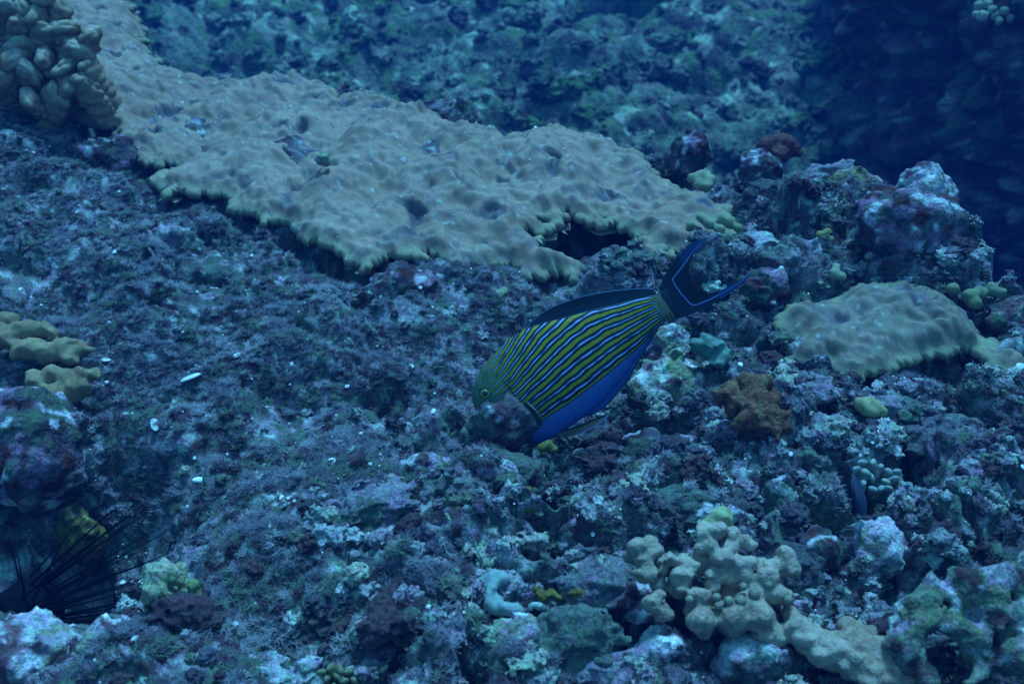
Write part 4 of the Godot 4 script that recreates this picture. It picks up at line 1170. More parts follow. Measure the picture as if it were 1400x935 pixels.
	lumps("red_sponge", "dull red sponge on the far rim of the reef", "sponge", [[0.2986, 0.0389, -0.3605, 0.0112], [0.3111, 0.0403, -0.3639, 0.0120], [0.3243, 0.0389, -0.3605, 0.0120], [0.3140, 0.0345, -0.3494, 0.0094], [0.3320, 0.0367, -0.3550, 0.0077]], Color(0.160, 0.055, 0.050), Color(0.230, 0.080, 0.070), 0.0030, 0.0024, 0.00400, mat_reef, "")
	lumps("brown_coral", "olive brown coral with thick rounded lobes at the left edge", "coral", [[-0.4366, 0.0385, 0.0283, 0.0101], [-0.4383, 0.0316, 0.0409, 0.0125], [-0.4208, 0.0343, 0.0359, 0.0088], [-0.4120, 0.0357, 0.0334, 0.0082], [-0.4022, 0.0350, 0.0346, 0.0088], [-0.3935, 0.0323, 0.0396, 0.0069], [-0.4105, 0.0254, 0.0520, 0.0112], [-0.3975, 0.0241, 0.0545, 0.0099], [-0.3825, 0.0254, 0.0520, 0.0106], [-0.3685, 0.0261, 0.0508, 0.0081], [-0.4195, 0.0248, 0.0533, 0.0087], [-0.3746, 0.0214, 0.0594, 0.0074], [-0.3607, 0.0254, 0.0520, 0.0050], [-0.4295, 0.0288, 0.0459, 0.0075]], Color(0.310, 0.185, 0.095), Color(0.480, 0.310, 0.175), 0.0022, 0.0009, 0.00400, mat_coral, "")
	lumps("brown_coral", "olive brown finely ridged coral head just below the left edge coral", "coral", [[-0.3865, 0.0221, 0.0979, 0.0101], [-0.3771, 0.0253, 0.0921, 0.0096], [-0.3642, 0.0231, 0.0962, 0.0096], [-0.3520, 0.0253, 0.0921, 0.0078], [-0.3428, 0.0263, 0.0903, 0.0060], [-0.3710, 0.0180, 0.1054, 0.0107], [-0.3577, 0.0189, 0.1037, 0.0095], [-0.3635, 0.0142, 0.1123, 0.0089], [-0.3760, 0.0158, 0.1094, 0.0083], [-0.3512, 0.0205, 0.1008, 0.0071], [-0.3921, 0.0253, 0.0921, 0.0060]], Color(0.310, 0.185, 0.095), Color(0.490, 0.320, 0.180), 0.0022, 0.0009, 0.00400, mat_coral, "")
	lumps("olive_coral", "rounded olive and lilac coral lump right of the urchin spines", "coral", [[-0.2265, 0.0257, 0.3170, 0.0093], [-0.2168, 0.0245, 0.3190, 0.0103], [-0.2201, 0.0198, 0.3270, 0.0111], [-0.2105, 0.0186, 0.3290, 0.0102], [-0.2273, 0.0205, 0.3258, 0.0083], [-0.2142, 0.0150, 0.3348, 0.0092], [-0.2069, 0.0221, 0.3230, 0.0074], [-0.2261, 0.0294, 0.3110, 0.0061]], Color(0.250, 0.230, 0.100), Color(0.480, 0.440, 0.330), 0.0022, 0.0012, 0.00700, mat_reef, "")
	lumps("cream_coral", "cream knobbly coral tip in front of the hollow", "coral", [[0.1126, 0.0196, -0.1230, 0.0051], [0.1200, 0.0204, -0.1246, 0.0058], [0.1256, 0.0188, -0.1214, 0.0051], [0.1174, 0.0172, -0.1182, 0.0051], [0.1075, 0.0192, -0.1222, 0.0036]], Color(0.320, 0.300, 0.170), Color(0.440, 0.420, 0.270), 0.0018, 0.0008, 0.00160, mat_coral, "")
	lumps("cream_crust", "pale cream crust above the striped fish's back", "coral", [[-0.0314, 0.0084, -0.0663, 0.0063], [-0.0224, 0.0089, -0.0696, 0.0077], [-0.0139, 0.0082, -0.0652, 0.0063], [-0.0070, 0.0092, -0.0718, 0.0056], [-0.0277, 0.0072, -0.0587, 0.0049], [-0.0194, 0.0072, -0.0587, 0.0055]], Color(0.300, 0.280, 0.160), Color(0.420, 0.400, 0.250), 0.0020, 0.0016, 0.00200, mat_coral, "")
	lumps("yellow_coral", "yellow green nodules at the right tip of the tan coral sheet", "coral", [[0.2162, 0.0308, -0.1850, 0.0068], [0.2254, 0.0289, -0.1803, 0.0068], [0.2042, 0.0289, -0.1803, 0.0068], [0.1974, 0.0315, -0.1869, 0.0061], [0.2336, 0.0263, -0.1738, 0.0053], [0.2146, 0.0256, -0.1719, 0.0060], [0.1850, 0.0278, -0.1775, 0.0053]], Color(0.280, 0.260, 0.120), Color(0.400, 0.380, 0.220), 0.0024, 0.0010, 0.00200, mat_coral, "")
	lumps("yellow_coral", "small yellow nodules on the far rim above the sheet's right tip", "coral", [[0.2026, 0.0324, -0.2859, 0.0065], [0.2127, 0.0336, -0.2891, 0.0074], [0.2218, 0.0311, -0.2828, 0.0065], [0.2073, 0.0286, -0.2766, 0.0057], [0.2176, 0.0278, -0.2745, 0.0057]], Color(0.270, 0.250, 0.120), Color(0.400, 0.370, 0.220), 0.0026, 0.0012, 0.00200, mat_coral, "")
	lumps("yellow_coral", "bright yellow nodule left of the dark ridge rock", "coral", [[0.3091, 0.0339, -0.1426, 0.0044], [0.3164, 0.0353, -0.1462, 0.0051], [0.3184, 0.0317, -0.1373, 0.0037]], Color(0.330, 0.310, 0.110), Color(0.430, 0.410, 0.190), 0.0019, 0.0008, 0.00150, mat_coral, "")
	lumps("yellow_coral", "pale yellow knob above the upper left corner of the olive coral patch", "coral", [[0.3085, 0.0262, -0.0786, 0.0056], [0.3149, 0.0249, -0.0753, 0.0042], [0.3112, 0.0289, -0.0853, 0.0042]], Color(0.330, 0.320, 0.190), Color(0.460, 0.440, 0.300), 0.0018, 0.0008, 0.00160, mat_coral, "")
	lumps("green_coral", "greenish knobs at the upper right shoulder of the olive coral patch", "coral", [[0.4090, 0.0297, -0.0434, 0.0061], [0.4204, 0.0265, -0.0355, 0.0074], [0.4316, 0.0281, -0.0394, 0.0061], [0.4446, 0.0294, -0.0426, 0.0068], [0.4518, 0.0281, -0.0394, 0.0054], [0.4250, 0.0234, -0.0276, 0.0060]], Color(0.210, 0.210, 0.100), Color(0.320, 0.310, 0.180), 0.0020, 0.0010, 0.00200, mat_coral, "")
	lumps("cup_coral", "small cream cup coral with yellow lip in the sandy patch at right", "coral", [[0.2746, 0.0272, 0.1320, 0.0057], [0.2818, 0.0278, 0.1308, 0.0052], [0.2868, 0.0261, 0.1343, 0.0046], [0.2905, 0.0238, 0.1389, 0.0034], [0.2778, 0.0249, 0.1366, 0.0052], [0.2835, 0.0235, 0.1394, 0.0040]], Color(0.360, 0.300, 0.120), Color(0.500, 0.440, 0.240), 0.0018, 0.0009, 0.00140, mat_coral, "")
	lumps("yellow_sponge", "mustard yellow sponge dab in the dark cleft below the fish", "sponge", [[0.0114, 0.0239, 0.2320, 0.0036], [0.0145, 0.0198, 0.2366, 0.0041], [0.0124, 0.0164, 0.2404, 0.0046], [0.0180, 0.0177, 0.2389, 0.0031]], Color(0.190, 0.140, 0.020), Color(0.280, 0.210, 0.045), 0.0018, 0.0010, 0.00180, mat_reef, "")
	lumps("yellow_sponge", "mustard sponge dab between the rounded green lump and the blue sponge", "sponge", [[-0.0453, 0.0173, 0.2970, 0.0034], [-0.0481, 0.0160, 0.2996, 0.0029], [-0.0423, 0.0155, 0.3005, 0.0029]], Color(0.180, 0.135, 0.025), Color(0.270, 0.210, 0.055), 0.0016, 0.0008, 0.00140, mat_reef, "")
	lumps("yellow_sponge", "yellow sponge dab at the tip of the fish's belly", "sponge", [[0.0237, 0.0080, 0.1628, 0.0039], [0.0282, 0.0091, 0.1606, 0.0040], [0.0321, 0.0074, 0.1639, 0.0034]], Color(0.190, 0.155, 0.035), Color(0.270, 0.225, 0.065), 0.0016, 0.0008, 0.00140, mat_reef, "")
	lumps("yellow_sponge", "brownish yellow sponge crust right of the blue sponge", "sponge", [[0.0196, 0.0145, 0.3239, 0.0042], [0.0258, 0.0150, 0.3206, 0.0038], [0.0165, 0.0153, 0.3184, 0.0033], [0.0304, 0.0145, 0.3239, 0.0028]], Color(0.160, 0.110, 0.020), Color(0.240, 0.170, 0.045), 0.0018, 0.0012, 0.00180, mat_reef, "")
	lumps("yellow_sponge", "mustard sponge patch farther right of the blue sponge", "sponge", [[0.0423, 0.0151, 0.3181, 0.0042], [0.0479, 0.0147, 0.3203, 0.0042], [0.0542, 0.0154, 0.3159, 0.0033], [0.0375, 0.0146, 0.3214, 0.0028]], Color(0.160, 0.115, 0.020), Color(0.250, 0.180, 0.045), 0.0018, 0.0012, 0.00180, mat_reef, "")
	stone("olive_sponge", "olive yellow sponge crusted rock behind the urchin's spines", "sponge", Vector3(-0.3399, -0.0597, 0.1892), Vector3(0.0195, 0.0356, 0.0149), 50, "olive", 0.30)
	lumps("pale_nodules", "cluster of pale round nodules at the top right corner", "coral", [[0.8608, -0.0159, -1.1582, 0.0108], [0.8633, -0.0042, -1.1300, 0.0093], [0.8405, -0.0146, -1.0875, 0.0104], [0.8904, -0.0316, -1.1480, 0.0094], [0.8937, -0.0153, -1.1228, 0.0093], [0.8705, -0.0211, -1.0832, 0.0078], [0.9173, -0.0350, -1.1458, 0.0081], [0.8408, -0.0209, -1.1192, 0.0079], [0.8575, -0.0037, -1.0946, 0.0078]], Color(0.5, 0.48, 0.32), Color(0.62, 0.6, 0.45), 0.005, 0.0015, 0.003, mat_coral)
	print("lumps ", Time.get_ticks_msec())
	branching("finger_coral", "brown finger coral with stubby pale tipped branches in the upper left corner", "coral", Vector3(-0.5652, 0.0431, -0.4781), [[-0.6143, 0.1542, -0.4953, 0.0179], [-0.5940, 0.1354, -0.4835, 0.0161], [-0.5938, 0.1580, -0.4976, 0.0161], [-0.5759, 0.1633, -0.5009, 0.0143], [-0.5716, 0.1467, -0.4906, 0.0134], [-0.5581, 0.1542, -0.4953, 0.0125], [-0.5915, 0.1150, -0.4708, 0.0134], [-0.6121, 0.1128, -0.4694, 0.0170], [-0.6238, 0.1015, -0.4623, 0.0125], [-0.5700, 0.1256, -0.4774, 0.0125], [-0.5630, 0.1030, -0.4632, 0.0116], [-0.5918, 0.0879, -0.4538, 0.0143], [-0.6169, 0.0803, -0.4491, 0.0134], [-0.5433, 0.1128, -0.4694, 0.0125], [-0.5272, 0.1052, -0.4647, 0.0143], [-0.5408, 0.0939, -0.4576, 0.0116], [-0.5472, 0.0750, -0.4458, 0.0125], [-0.5141, 0.0713, -0.4434, 0.0134], [-0.5275, 0.0803, -0.4491, 0.0107], [-0.5813, 0.0599, -0.4363, 0.0125], [-0.5563, 0.0547, -0.4330, 0.0080], [-0.5095, 0.0901, -0.4552, 0.0107], [-0.5678, 0.0675, -0.4411, 0.0098], [-0.5359, 0.1354, -0.4835, 0.0107], [-0.5182, 0.1241, -0.4764, 0.0116], [-0.5494, 0.1279, -0.4788, 0.0107]], 0.0550, Color(0.420, 0.250, 0.145), Color(0.720, 0.520, 0.390), 0.0048, 0.0085)
	branching("pale_coral", "small pale mint branching coral beside the little dark fish", "coral", Vector3(0.2739, -0.0046, 0.2031), [[0.2589, 0.0210, 0.1961, 0.0032], [0.2670, 0.0210, 0.1961, 0.0032], [0.2599, 0.0163, 0.2014, 0.0038], [0.2541, 0.0170, 0.2006, 0.0032], [0.2721, 0.0188, 0.1986, 0.0032], [0.2766, 0.0163, 0.2014, 0.0032], [0.2841, 0.0163, 0.2014, 0.0032], [0.2576, 0.0109, 0.2074, 0.0032], [0.2749, 0.0116, 0.2066, 0.0032], [0.2820, 0.0127, 0.2054, 0.0032], [0.2870, 0.0102, 0.2082, 0.0032], [0.2652, 0.0073, 0.2113, 0.0032], [0.2722, 0.0080, 0.2106, 0.0032], [0.2791, 0.0038, 0.2153, 0.0032], [0.2922, 0.0091, 0.2094, 0.0027], [0.2941, 0.0038, 0.2153, 0.0037], [0.2644, 0.0138, 0.2042, 0.0032], [0.2776, 0.0080, 0.2106, 0.0032], [0.2849, 0.0066, 0.2121, 0.0027]], 0.0140, Color(0.300, 0.330, 0.290), Color(0.480, 0.500, 0.440), 0.0008, 0.0040)
	branching("cauliflower_coral", "small cream cauliflower coral on the right flank of the rounded green lump", "coral", Vector3(-0.0641, -0.0044, 0.3047), [[-0.0673, 0.0177, 0.2993, 0.0029], [-0.0614, 0.0160, 0.3010, 0.0029], [-0.0552, 0.0144, 0.3026, 0.0029], [-0.0642, 0.0127, 0.3043, 0.0029], [-0.0584, 0.0111, 0.3060, 0.0029], [-0.0527, 0.0111, 0.3060, 0.0029], [-0.0670, 0.0087, 0.3083, 0.0029], [-0.0612, 0.0074, 0.3096, 0.0029], [-0.0550, 0.0074, 0.3096, 0.0029], [-0.0709, 0.0127, 0.3043, 0.0029], [-0.0727, 0.0078, 0.3093, 0.0029], [-0.0765, 0.0055, 0.3116, 0.0029], [-0.0702, 0.0035, 0.3135, 0.0029], [-0.0640, 0.0035, 0.3135, 0.0029]], 0.0120, Color(0.240, 0.230, 0.120), Color(0.400, 0.380, 0.220), 0.0007, 0.0040)
	branching("branching_coral", "tiny cream branching coral at lower left, right of the olive coral lump", "coral", Vector3(-0.1902, -0.0069, 0.3425), [[-0.1980, 0.0116, 0.3408, 0.0028], [-0.1927, 0.0132, 0.3392, 0.0028], [-0.1870, 0.0116, 0.3408, 0.0028], [-0.1823, 0.0091, 0.3433, 0.0027], [-0.1945, 0.0079, 0.3445, 0.0027], [-0.1885, 0.0066, 0.3458, 0.0027], [-0.1828, 0.0048, 0.3477, 0.0027], [-0.1918, 0.0029, 0.3495, 0.0027], [-0.1862, 0.0010, 0.3514, 0.0027], [-0.1985, 0.0060, 0.3464, 0.0023]], 0.0120, Color(0.280, 0.250, 0.150), Color(0.460, 0.430, 0.290), 0.0007, 0.0040)
	branching("branching_coral", "tiny olive branching coral at the bottom edge, left of centre", "coral", Vector3(-0.1048, -0.0072, 0.3756), [[-0.1142, 0.0077, 0.3761, 0.0026], [-0.1090, 0.0095, 0.3743, 0.0026], [-0.1037, 0.0089, 0.3749, 0.0026], [-0.0984, 0.0071, 0.3767, 0.0026], [-0.1106, 0.0053, 0.3785, 0.0026], [-0.1053, 0.0053, 0.3785, 0.0026], [-0.1000, 0.0042, 0.3797, 0.0026], [-0.1073, 0.0018, 0.3821, 0.0026], [-0.0943, 0.0042, 0.3797, 0.0026]], 0.0110, Color(0.220, 0.200, 0.100), Color(0.360, 0.330, 0.180), 0.0007, 0.0040)
	far_plate()
	shell("largest white oval shell on the turf left of centre", -0.2404, 0.1787, 0.0056, 0.90, 0)
	shell("small white shell right of the largest oval one", -0.1347, 0.1885, 0.0039, 0.90, 1)
	shell("pale round shell between and below the two brighter white ones", -0.1681, 0.2204, 0.0037, 0.70, 2)
	shell("yellowish white elongated shell bit left of the fish", -0.2723, 0.0680, 0.0087, 0.60, 3)
	shell("pale lilac shell flake on the turf near the left", -0.2891, 0.1220, 0.0083, 0.55, 4)
	shell("white shell bit above the left edge coral", -0.4148, -0.0521, 0.0055, 0.80, 5)
	shell("pale shell bit left of the white one above the left edge coral", -0.4284, -0.0406, 0.0062, 0.70, 6)
	shell("white nub beside the ridged olive coral head", -0.3476, 0.0558, 0.0057, 0.70, 7)
	shell("pale chip on the weedy hummock, upper one", -0.3003, -0.0956, 0.0057, 0.70, 8)
	shell("pale chip on the weedy hummock, lower one", -0.2870, -0.0788, 0.0063, 0.60, 9)
	shell("white disc just under the olive coral patch, leftmost of the row", 0.3288, 0.0541, 0.0050, 0.75, 10)
	shell("second white disc from the left under the olive coral patch", 0.3360, 0.0618, 0.0050, 0.70, 11)
	shell("pale disc in the middle of the row under the olive coral patch", 0.3507, 0.0564, 0.0063, 0.55, 12)
	shell("large pale disc in the row under the olive coral patch", 0.3671, 0.0637, 0.0069, 0.70, 13)
	shell("pale disc at right under the olive coral patch", 0.4100, 0.0491, 0.0057, 0.60, 14)
	shell("pale disc at the right edge of the picture", 0.4324, 0.0614, 0.0050, 0.60, 15)
	shell("ring shaped pale shell right of the fish's belly", 0.1173, 0.1888, 0.0050, 0.60, 16)
	shell("tiny bright white shell above the dark cleft", -0.0195, 0.1836, 0.0028, 0.95, 17)
	shell("pale round shell left of the fish's head", -0.0887, 0.0429, 0.0045, 0.70, 18)
	shell("tiny white shell just left of the fish's head", -0.0734, 0.0359, 0.0032, 0.80, 19)
	shell("pale lilac elongated shell above the blue sponge", 0.0089, 0.2913, 0.0064, 0.70, 20)
	shell("white chip above the lobed coral's yellow algae", 0.1557, 0.2088, 0.0054, 0.70, 21)
	shell("pale blue white chip left of the holey corner rock", 0.2968, 0.2941, 0.0044, 0.75, 22)
	shell("white chip at the foot of the dark ridge rock", 0.4188, -0.1018, 0.0057, 0.80, 23)
	shell("white shell at the bottom edge right of centre", 0.0022, 0.3752, 0.0049, 0.70, 24)
	shell("narrow white chip left of the fish, in the dark turf", -0.2389, 0.0407, 0.0038, 0.70, 25)
	small_fish(Vector3(0.2378, 0.0371, 0.2501), Vector3(-0.2500, 0.7548, -0.4902))
	urchin(Vector3(-0.3506, -0.0615, 0.2665), Vector3(1.0000, 0.0000, 0.0000), Vector3(0.0000, 0.8387, -0.5446))
	print("things ", Time.get_ticks_msec())
	build_scatter()


func build_wall() -> void:
	# an overhanging rock mass beyond the gully on the right
	var rows := 220
	var cols_n := 380
	var verts := PackedVector3Array()
	var cols := PackedColorArray()
	var idx := PackedInt32Array()
	for j in cols_n + 1:
		var z := -0.35 - 4.2 * j / cols_n
		var foot := 0.95 + ((z + 1.6) * 0.38 if z > -1.6 else (-1.6 - z) * 0.22)
		for i in rows + 1:
			var t := float(i) / rows
			var a := t * 2.3
			var p := Vector3(foot, -1.05 + a, z)
			if a < 1.35:
				p.x = foot - 0.09 * sin(clampf((a - 0.35) / 1.0, 0.0, 1.0) * PI * 0.5)
			else:
				var q := (a - 1.35) / 0.95
				p = Vector3(foot - 0.09 + 1.5 * q, 0.30 + 0.35 * sin(minf(q * 4.0, PI * 0.5)), z)
			var d1 := noise_lump.get_noise_3d(p.x * 0.35, p.y * 0.35, z * 0.35) + 1.0
			var d2 := noise_lump.get_noise_3d(p.x * 1.2, p.y * 1.2, z * 1.2) + 1.0
			var out := 0.24 * (0.5 - d1 * d1) + 0.09 * (0.5 - d2 * d2) + 0.035 * noise_fine.get_noise_3d(p.x * 0.35, p.y * 0.35, z * 0.35)
			p += Vector3(-1.0, 0.15 * noise_fine.get_noise_3d(p.x * 0.2, p.y * 0.2, z * 0.2), 0.25).normalized() * out
			verts.append(p)
			cols.append(growth("wall", p.x, p.y, p.z, 2.6))
	for j in cols_n:
		for i in rows:
			var a := j * (rows + 1) + i
			var b := a + rows + 1
			idx.append_array(PackedInt32Array([a, a + 1, b, a + 1, b + 1, b]))
	var o := put("reef_wall", finish(verts, idx, cols), mat_far)
	o.set_meta("kind", "structure")


func lump_mesh(sd: int, porous: float) -> ArrayMesh:
	var g := RandomNumberGenerator.new()
	g.seed = sd
	var prims := []
	for i in 6:
		var c := Vector3(g.randfn(), g.randfn() * 0.6, g.randfn()) * 0.35
		var r := g.randf_range(0.3, 0.55)
		prims.append([c, c, r, r])
	var n := mk_noise(sd + 300, 0.8, 3)
	var n2 := mk_noise(sd + 400, 0.35, 2)
	var tone := mk_noise(sd + 500, 0.3, 3)
	return blob(prims, 0.11, 0.14, [[0.45, n, 1.0], [0.22 * porous, n2, 1.0]], func(p: Vector3) -> Color:
		var s := 1.0 + 0.9 * tone.get_noise_3d(p.x, p.y, p.z)
		return Color(s, s * (1.0 + 0.15 * n2.get_noise_3d(p.x, p.y + 5.0, p.z)), s), Vector3(sd, 0, 0))


func build_scatter() -> void:
	var inside := func(x: float, z: float) -> bool: return sdf_at(x, z) < 0.004
	var lump_tints := [Color(0.13, 0.10, 0.125), Color(0.25, 0.215, 0.24), Color(0.34, 0.27, 0.32), Color(0.42, 0.39, 0.40), Color(0.17, 0.175, 0.155), Color(0.11, 0.075, 0.085), Color(0.34, 0.29, 0.31), Color(0.17, 0.14, 0.165)]
	var vivid_tints := [Color(0.40, 0.29, 0.34), Color(0.55, 0.52, 0.50), Color(0.17, 0.17, 0.13), Color(0.11, 0.055, 0.06), Color(0.13, 0.10, 0.13), Color(0.48, 0.43, 0.36), Color(0.10, 0.075, 0.09), Color(0.40, 0.37, 0.37)]
	for v in 5:
		var m := lump_mesh(900 + v, 1.0)
		var places := []
		while places.size() < 760:
			var d := pow(rng.randf(), 0.8)
			var z := lerpf(0.5, -1.1, d)
			var x := rng.randf_range(-1.0, 1.0) * 0.66 * (0.95 - z)
			if inside.call(x, z) or z < edge_z(x) + 0.01 or bell(x, z, -0.33, 0.25, 0.08) > 0.4:
				continue
			var wild := smoothstep(-0.15, 0.25, x + 0.7 * z)
			if rng.randf() > 0.14 + 0.86 * wild:
				continue
			var s := 0.0025 + (0.004 + 0.008 * wild) * pow(rng.randf(), 2.4)
			var b := Basis(Vector3(rng.randfn(), rng.randfn(), rng.randfn()).normalized(), rng.randf() * TAU).scaled(Vector3(s, s * 0.8, s))
			var vivid := maxf(wild, smoothstep(0.05, 0.25, z)) * 0.75
			var list := vivid_tints if rng.randf() < vivid else lump_tints
			places.append([Transform3D(b, Vector3(x, ground_y(x, z) + s * rng.randf_range(-0.2, 0.35), z)), list[rng.randi() % list.size()]])
		for q in 46:
			var z := rng.randf_range(-0.45, 0.48)
			var x := rng.randf_range(-1.0, 1.0) * 0.62 * (0.95 - z)
			var wild := 0.1 + 0.9 * smoothstep(-0.15, 0.2, x + 0.7 * z)
			if sdf_at(x, z) < 0.03 or z < edge_z(x) + 0.04 or rng.randf() > wild or bell(x, z, -0.33, 0.25, 0.1) > 0.3 or bell(x, z, 0.06, 0.03, 0.12) > 0.4:
				continue
			var s := rng.randf_range(0.014, 0.030)
			var b := Basis(Vector3(rng.randfn(), rng.randfn(), rng.randfn()).normalized(), rng.randf() * TAU).scaled(Vector3(s * 1.25, s * 0.75, s))
			places.append([Transform3D(b, Vector3(x, ground_y(x, z) + s * rng.randf_range(-0.1, 0.25), z)), growth("reef", x * 1.7, 0.3, z * 1.7)])
		scatter("reef_rubble", "knobbly crusted rubble bits strewn all over the near reef rock", m, mat_reef, places)
		places = []
		while places.size() < 800:
			var z := lerpf(-0.9, -4.6, pow(rng.randf(), 1.2))
			var x := rng.randf_range(-1.0, 1.0) * 0.66 * (0.95 - z)
			if z > edge_z(x) - 0.1:
				continue
			var s := 0.010 + 0.05 * pow(rng.randf(), 3.5)
			var b := Basis(Vector3(rng.randfn(), rng.randfn(), rng.randfn()).normalized(), rng.randf() * TAU).scaled(Vector3(s, s * 0.75, s))
			var c := far_tint(x, 0.2, z)
			places.append([Transform3D(b, Vector3(x, floor_y(x, z) + s * rng.randf_range(-0.2, 0.4), z)), c])
		scatter("sea_floor_rubble", "pale rubble scattered over the deeper sea floor behind the reef", m, mat_far, places)
	print("rubble ", Time.get_ticks_msec())
	var turf_tints := [Color(0.14, 0.115, 0.14), Color(0.20, 0.175, 0.195), Color(0.10, 0.08, 0.10), Color(0.12, 0.145, 0.105), Color(0.09, 0.05, 0.065), Color(0.25, 0.22, 0.235)]
	for v in 3:
		var m := tuft_mesh(22, 600 + v, 0.9, 0.075)
		var places := []
		while places.size() < 15000:
			var z := lerpf(0.5, -0.95, pow(rng.randf(), 0.85))
			var x := rng.randf_range(-1.0, 1.0) * 0.66 * (0.95 - z)
			if inside.call(x, z) or z < edge_z(x) + 0.01 or bell(x, z, -0.31, 0.27, 0.09) > 0.3:
				continue
			var a := noise_patch.get_noise_2d(x + 20.0, z)
			if a + 0.35 * noise_spot.get_noise_2d(x, z + 30.0) < 0.02 * v - 0.03 - 0.25 * smoothstep(0.15, -0.15, x + 0.5 * z):
				continue
			var s := rng.randf_range(0.0025, 0.0055)
			var b := Basis(Vector3.UP, rng.randf() * TAU).scaled(Vector3(s * 1.2, s, s * 1.2))
			var pick := int(clampf((noise_patch.get_noise_2d(x * 1.5, z * 1.5 + 9.0) + 0.5) * 6.0 + rng.randf_range(-0.7, 0.7), 0.0, 5.0))
			places.append([Transform3D(b, Vector3(x, ground_y(x, z) + rng.randf_range(-0.001, 0.003), z)), turf_tints[pick]])
		scatter("turf_algae", "short fuzzy mauve and grey turf algae covering the reef rock", m, mat_turf, places)
	print("turf ", Time.get_ticks_msec())
	var chip := lump_mesh(990, 0.3)
	var bits := []
	while bits.size() < 1500:
		var z := lerpf(0.5, -1.0, pow(rng.randf(), 0.8))
		var x := rng.randf_range(-1.0, 1.0) * 0.66 * (0.95 - z)
		if (inside.call(x, z) and (rng.randf() < 0.85 or bell(x, z, 0.09, -0.23, 0.09) > 0.25)) or z < edge_z(x):
			continue
		var s := 0.0006 + 0.0017 * pow(rng.randf(), 3.0)
		var b := Basis(Vector3(rng.randfn(), rng.randfn(), rng.randfn()).normalized(), rng.randf() * TAU).scaled(Vector3(s, s * 0.5, s * 1.4))
		var w := rng.randf_range(0.45, 0.85)
		var y := ground_y(x, z) + 0.002
		if inside.call(x, z):
			y = sheet_top(x, z, 0.1, 0.010, 0)
		bits.append([Transform3D(b, Vector3(x, y, z)), Color(w, w * 0.97, w * 0.94)])
	scatter("shell_grit", "tiny white shell and sand grains lying on the reef", chip, mat_turf, bits)


func add_knobs(colony: MeshInstance3D, balls: Array) -> void:
	var i := 0
	for b in balls:
		var r: float = b[3]
		var m := finger(r * 0.8, r * 0.85, r, Vector3.ZERO, 40 + i, Color(0.36, 0.28, 0.19), Color(0.5, 0.41, 0.29), 0.0, 0.005)
		var o := put("knob", m, mat_lobe, Vector3(b[0], b[1], b[2]) - colony.position, colony)
		o.basis = towards(Vector3(0.1 * sin(i * 2.0), 0.6, 0.8))
		o.position -= o.basis.y * r * 0.8
		i += 1


func branching(called: String, label: String, category: String, root: Vector3, tips: Array, length: float, tint: Color, tip: Color, warts: float, period: float) -> void:
	var t := base(called, root, label, category)
	var reach := 0.0
	for b in tips:
		reach = maxf(reach, Vector2(b[0] - root.x, b[2] - root.z).length())
	var core := []
	var i := 0
	for b in tips:
		var end := Vector3(b[0], b[1], b[2]) - root
		var r: float = b[3]
		var dir := (end.normalized() + Vector3(0.55 * sin(i * 3.7) + 0.2, 0.30 + 0.35 * cos(i * 1.7), 0.15 + 0.4 * cos(i * 2.3))).normalized()
		var start := end - dir * length
		if length > 0.03:
			dir = Vector3(0.25 + 0.55 * sin(i * 2.9), 0.75 + 0.2 * cos(i * 1.3), 0.35 + 0.35 * sin(i * 4.7)).normalized()
			start = end - dir * length * 0.75
		var m := finger(length, r * 0.6, r * 0.8, Vector3(0.25 * r * sin(i * 5.1), 0, 0.25 * r * cos(i * 1.9)), i + 3, tint, tip, warts, period)
		var o := put("branch", m, mat_coral, start, t)
		o.basis = towards(dir) * Basis(Vector3.UP, i * 1.1) * Basis.from_scale(Vector3(1.35, 1.0, 0.8))
		core.append([start * 0.5, start * 0.95, r * 1.0, r * 0.6])
		i += 1
	var paint := func(p: Vector3) -> Color: return tint.lerp(Color(0.08, 0.06, 0.05), clampf(0.5 + noise_patch.get_noise_3d(p.x, p.y, p.z) * 1.5, 0.0, 1.0))
	put("base", blob(core, maxf(length * 0.11, 0.0024), length * 0.12, [[length * 0.05, noise_fine, 1.0]], paint), mat_coral, Vector3.ZERO, t)


func far_plate() -> void:
	var poly := PackedVector2Array()
	var c := Vector2(0.415, -2.98)
	for i in 28:
		var a := TAU * i / 28.0
		poly.append(Vector2(cos(a) * 0.15, sin(a) * 0.10 * (1.0 + 0.25 * sin(a * 3.0))))
	var verts := PackedVector3Array()
	var cols := PackedColorArray()
	var idx := PackedInt32Array()
	var rings := [[0.0, 0.0], [0.4, 0.004], [0.75, 0.0], [1.0, -0.006], [1.02, -0.018], [0.9, -0.024], [0.2, -0.06]]
	for r in rings:
		for i in poly.size():
			var p: Vector2 = poly[i] * r[0] * (1.0 + 0.12 * noise_a.get_noise_1d(i * 0.06))
			verts.append(Vector3(p.x, r[1] + 0.012 * noise_fine.get_noise_2d(p.x * 0.2, p.y * 0.2), p.y))
			var g := noise_spot.get_noise_2d(p.x * 0.4, p.y * 0.4)
			cols.append(Color(0.40, 0.34, 0.17).lerp(Color(0.27, 0.22, 0.12), clampf(0.5 + g, 0.0, 1.0)))
	for k in rings.size() - 1:
		for i in poly.size():
			var a: int = k * poly.size() + i
			var b: int = k * poly.size() + (i + 1) % poly.size()
			idx.append_array(PackedInt32Array([a, a + poly.size(), b, b, a + poly.size(), b + poly.size()]))
	var o := put("plate_coral", finish(verts, idx, cols), mat_coral, Vector3(c.x, floor_y(c.x, c.y) + 0.09, c.y))
	o.rotation_degrees = Vector3(12, 0, -3)
	tag(o, "tan plate coral with shadowed edge on the far sea floor, cut by the top edge", "coral")


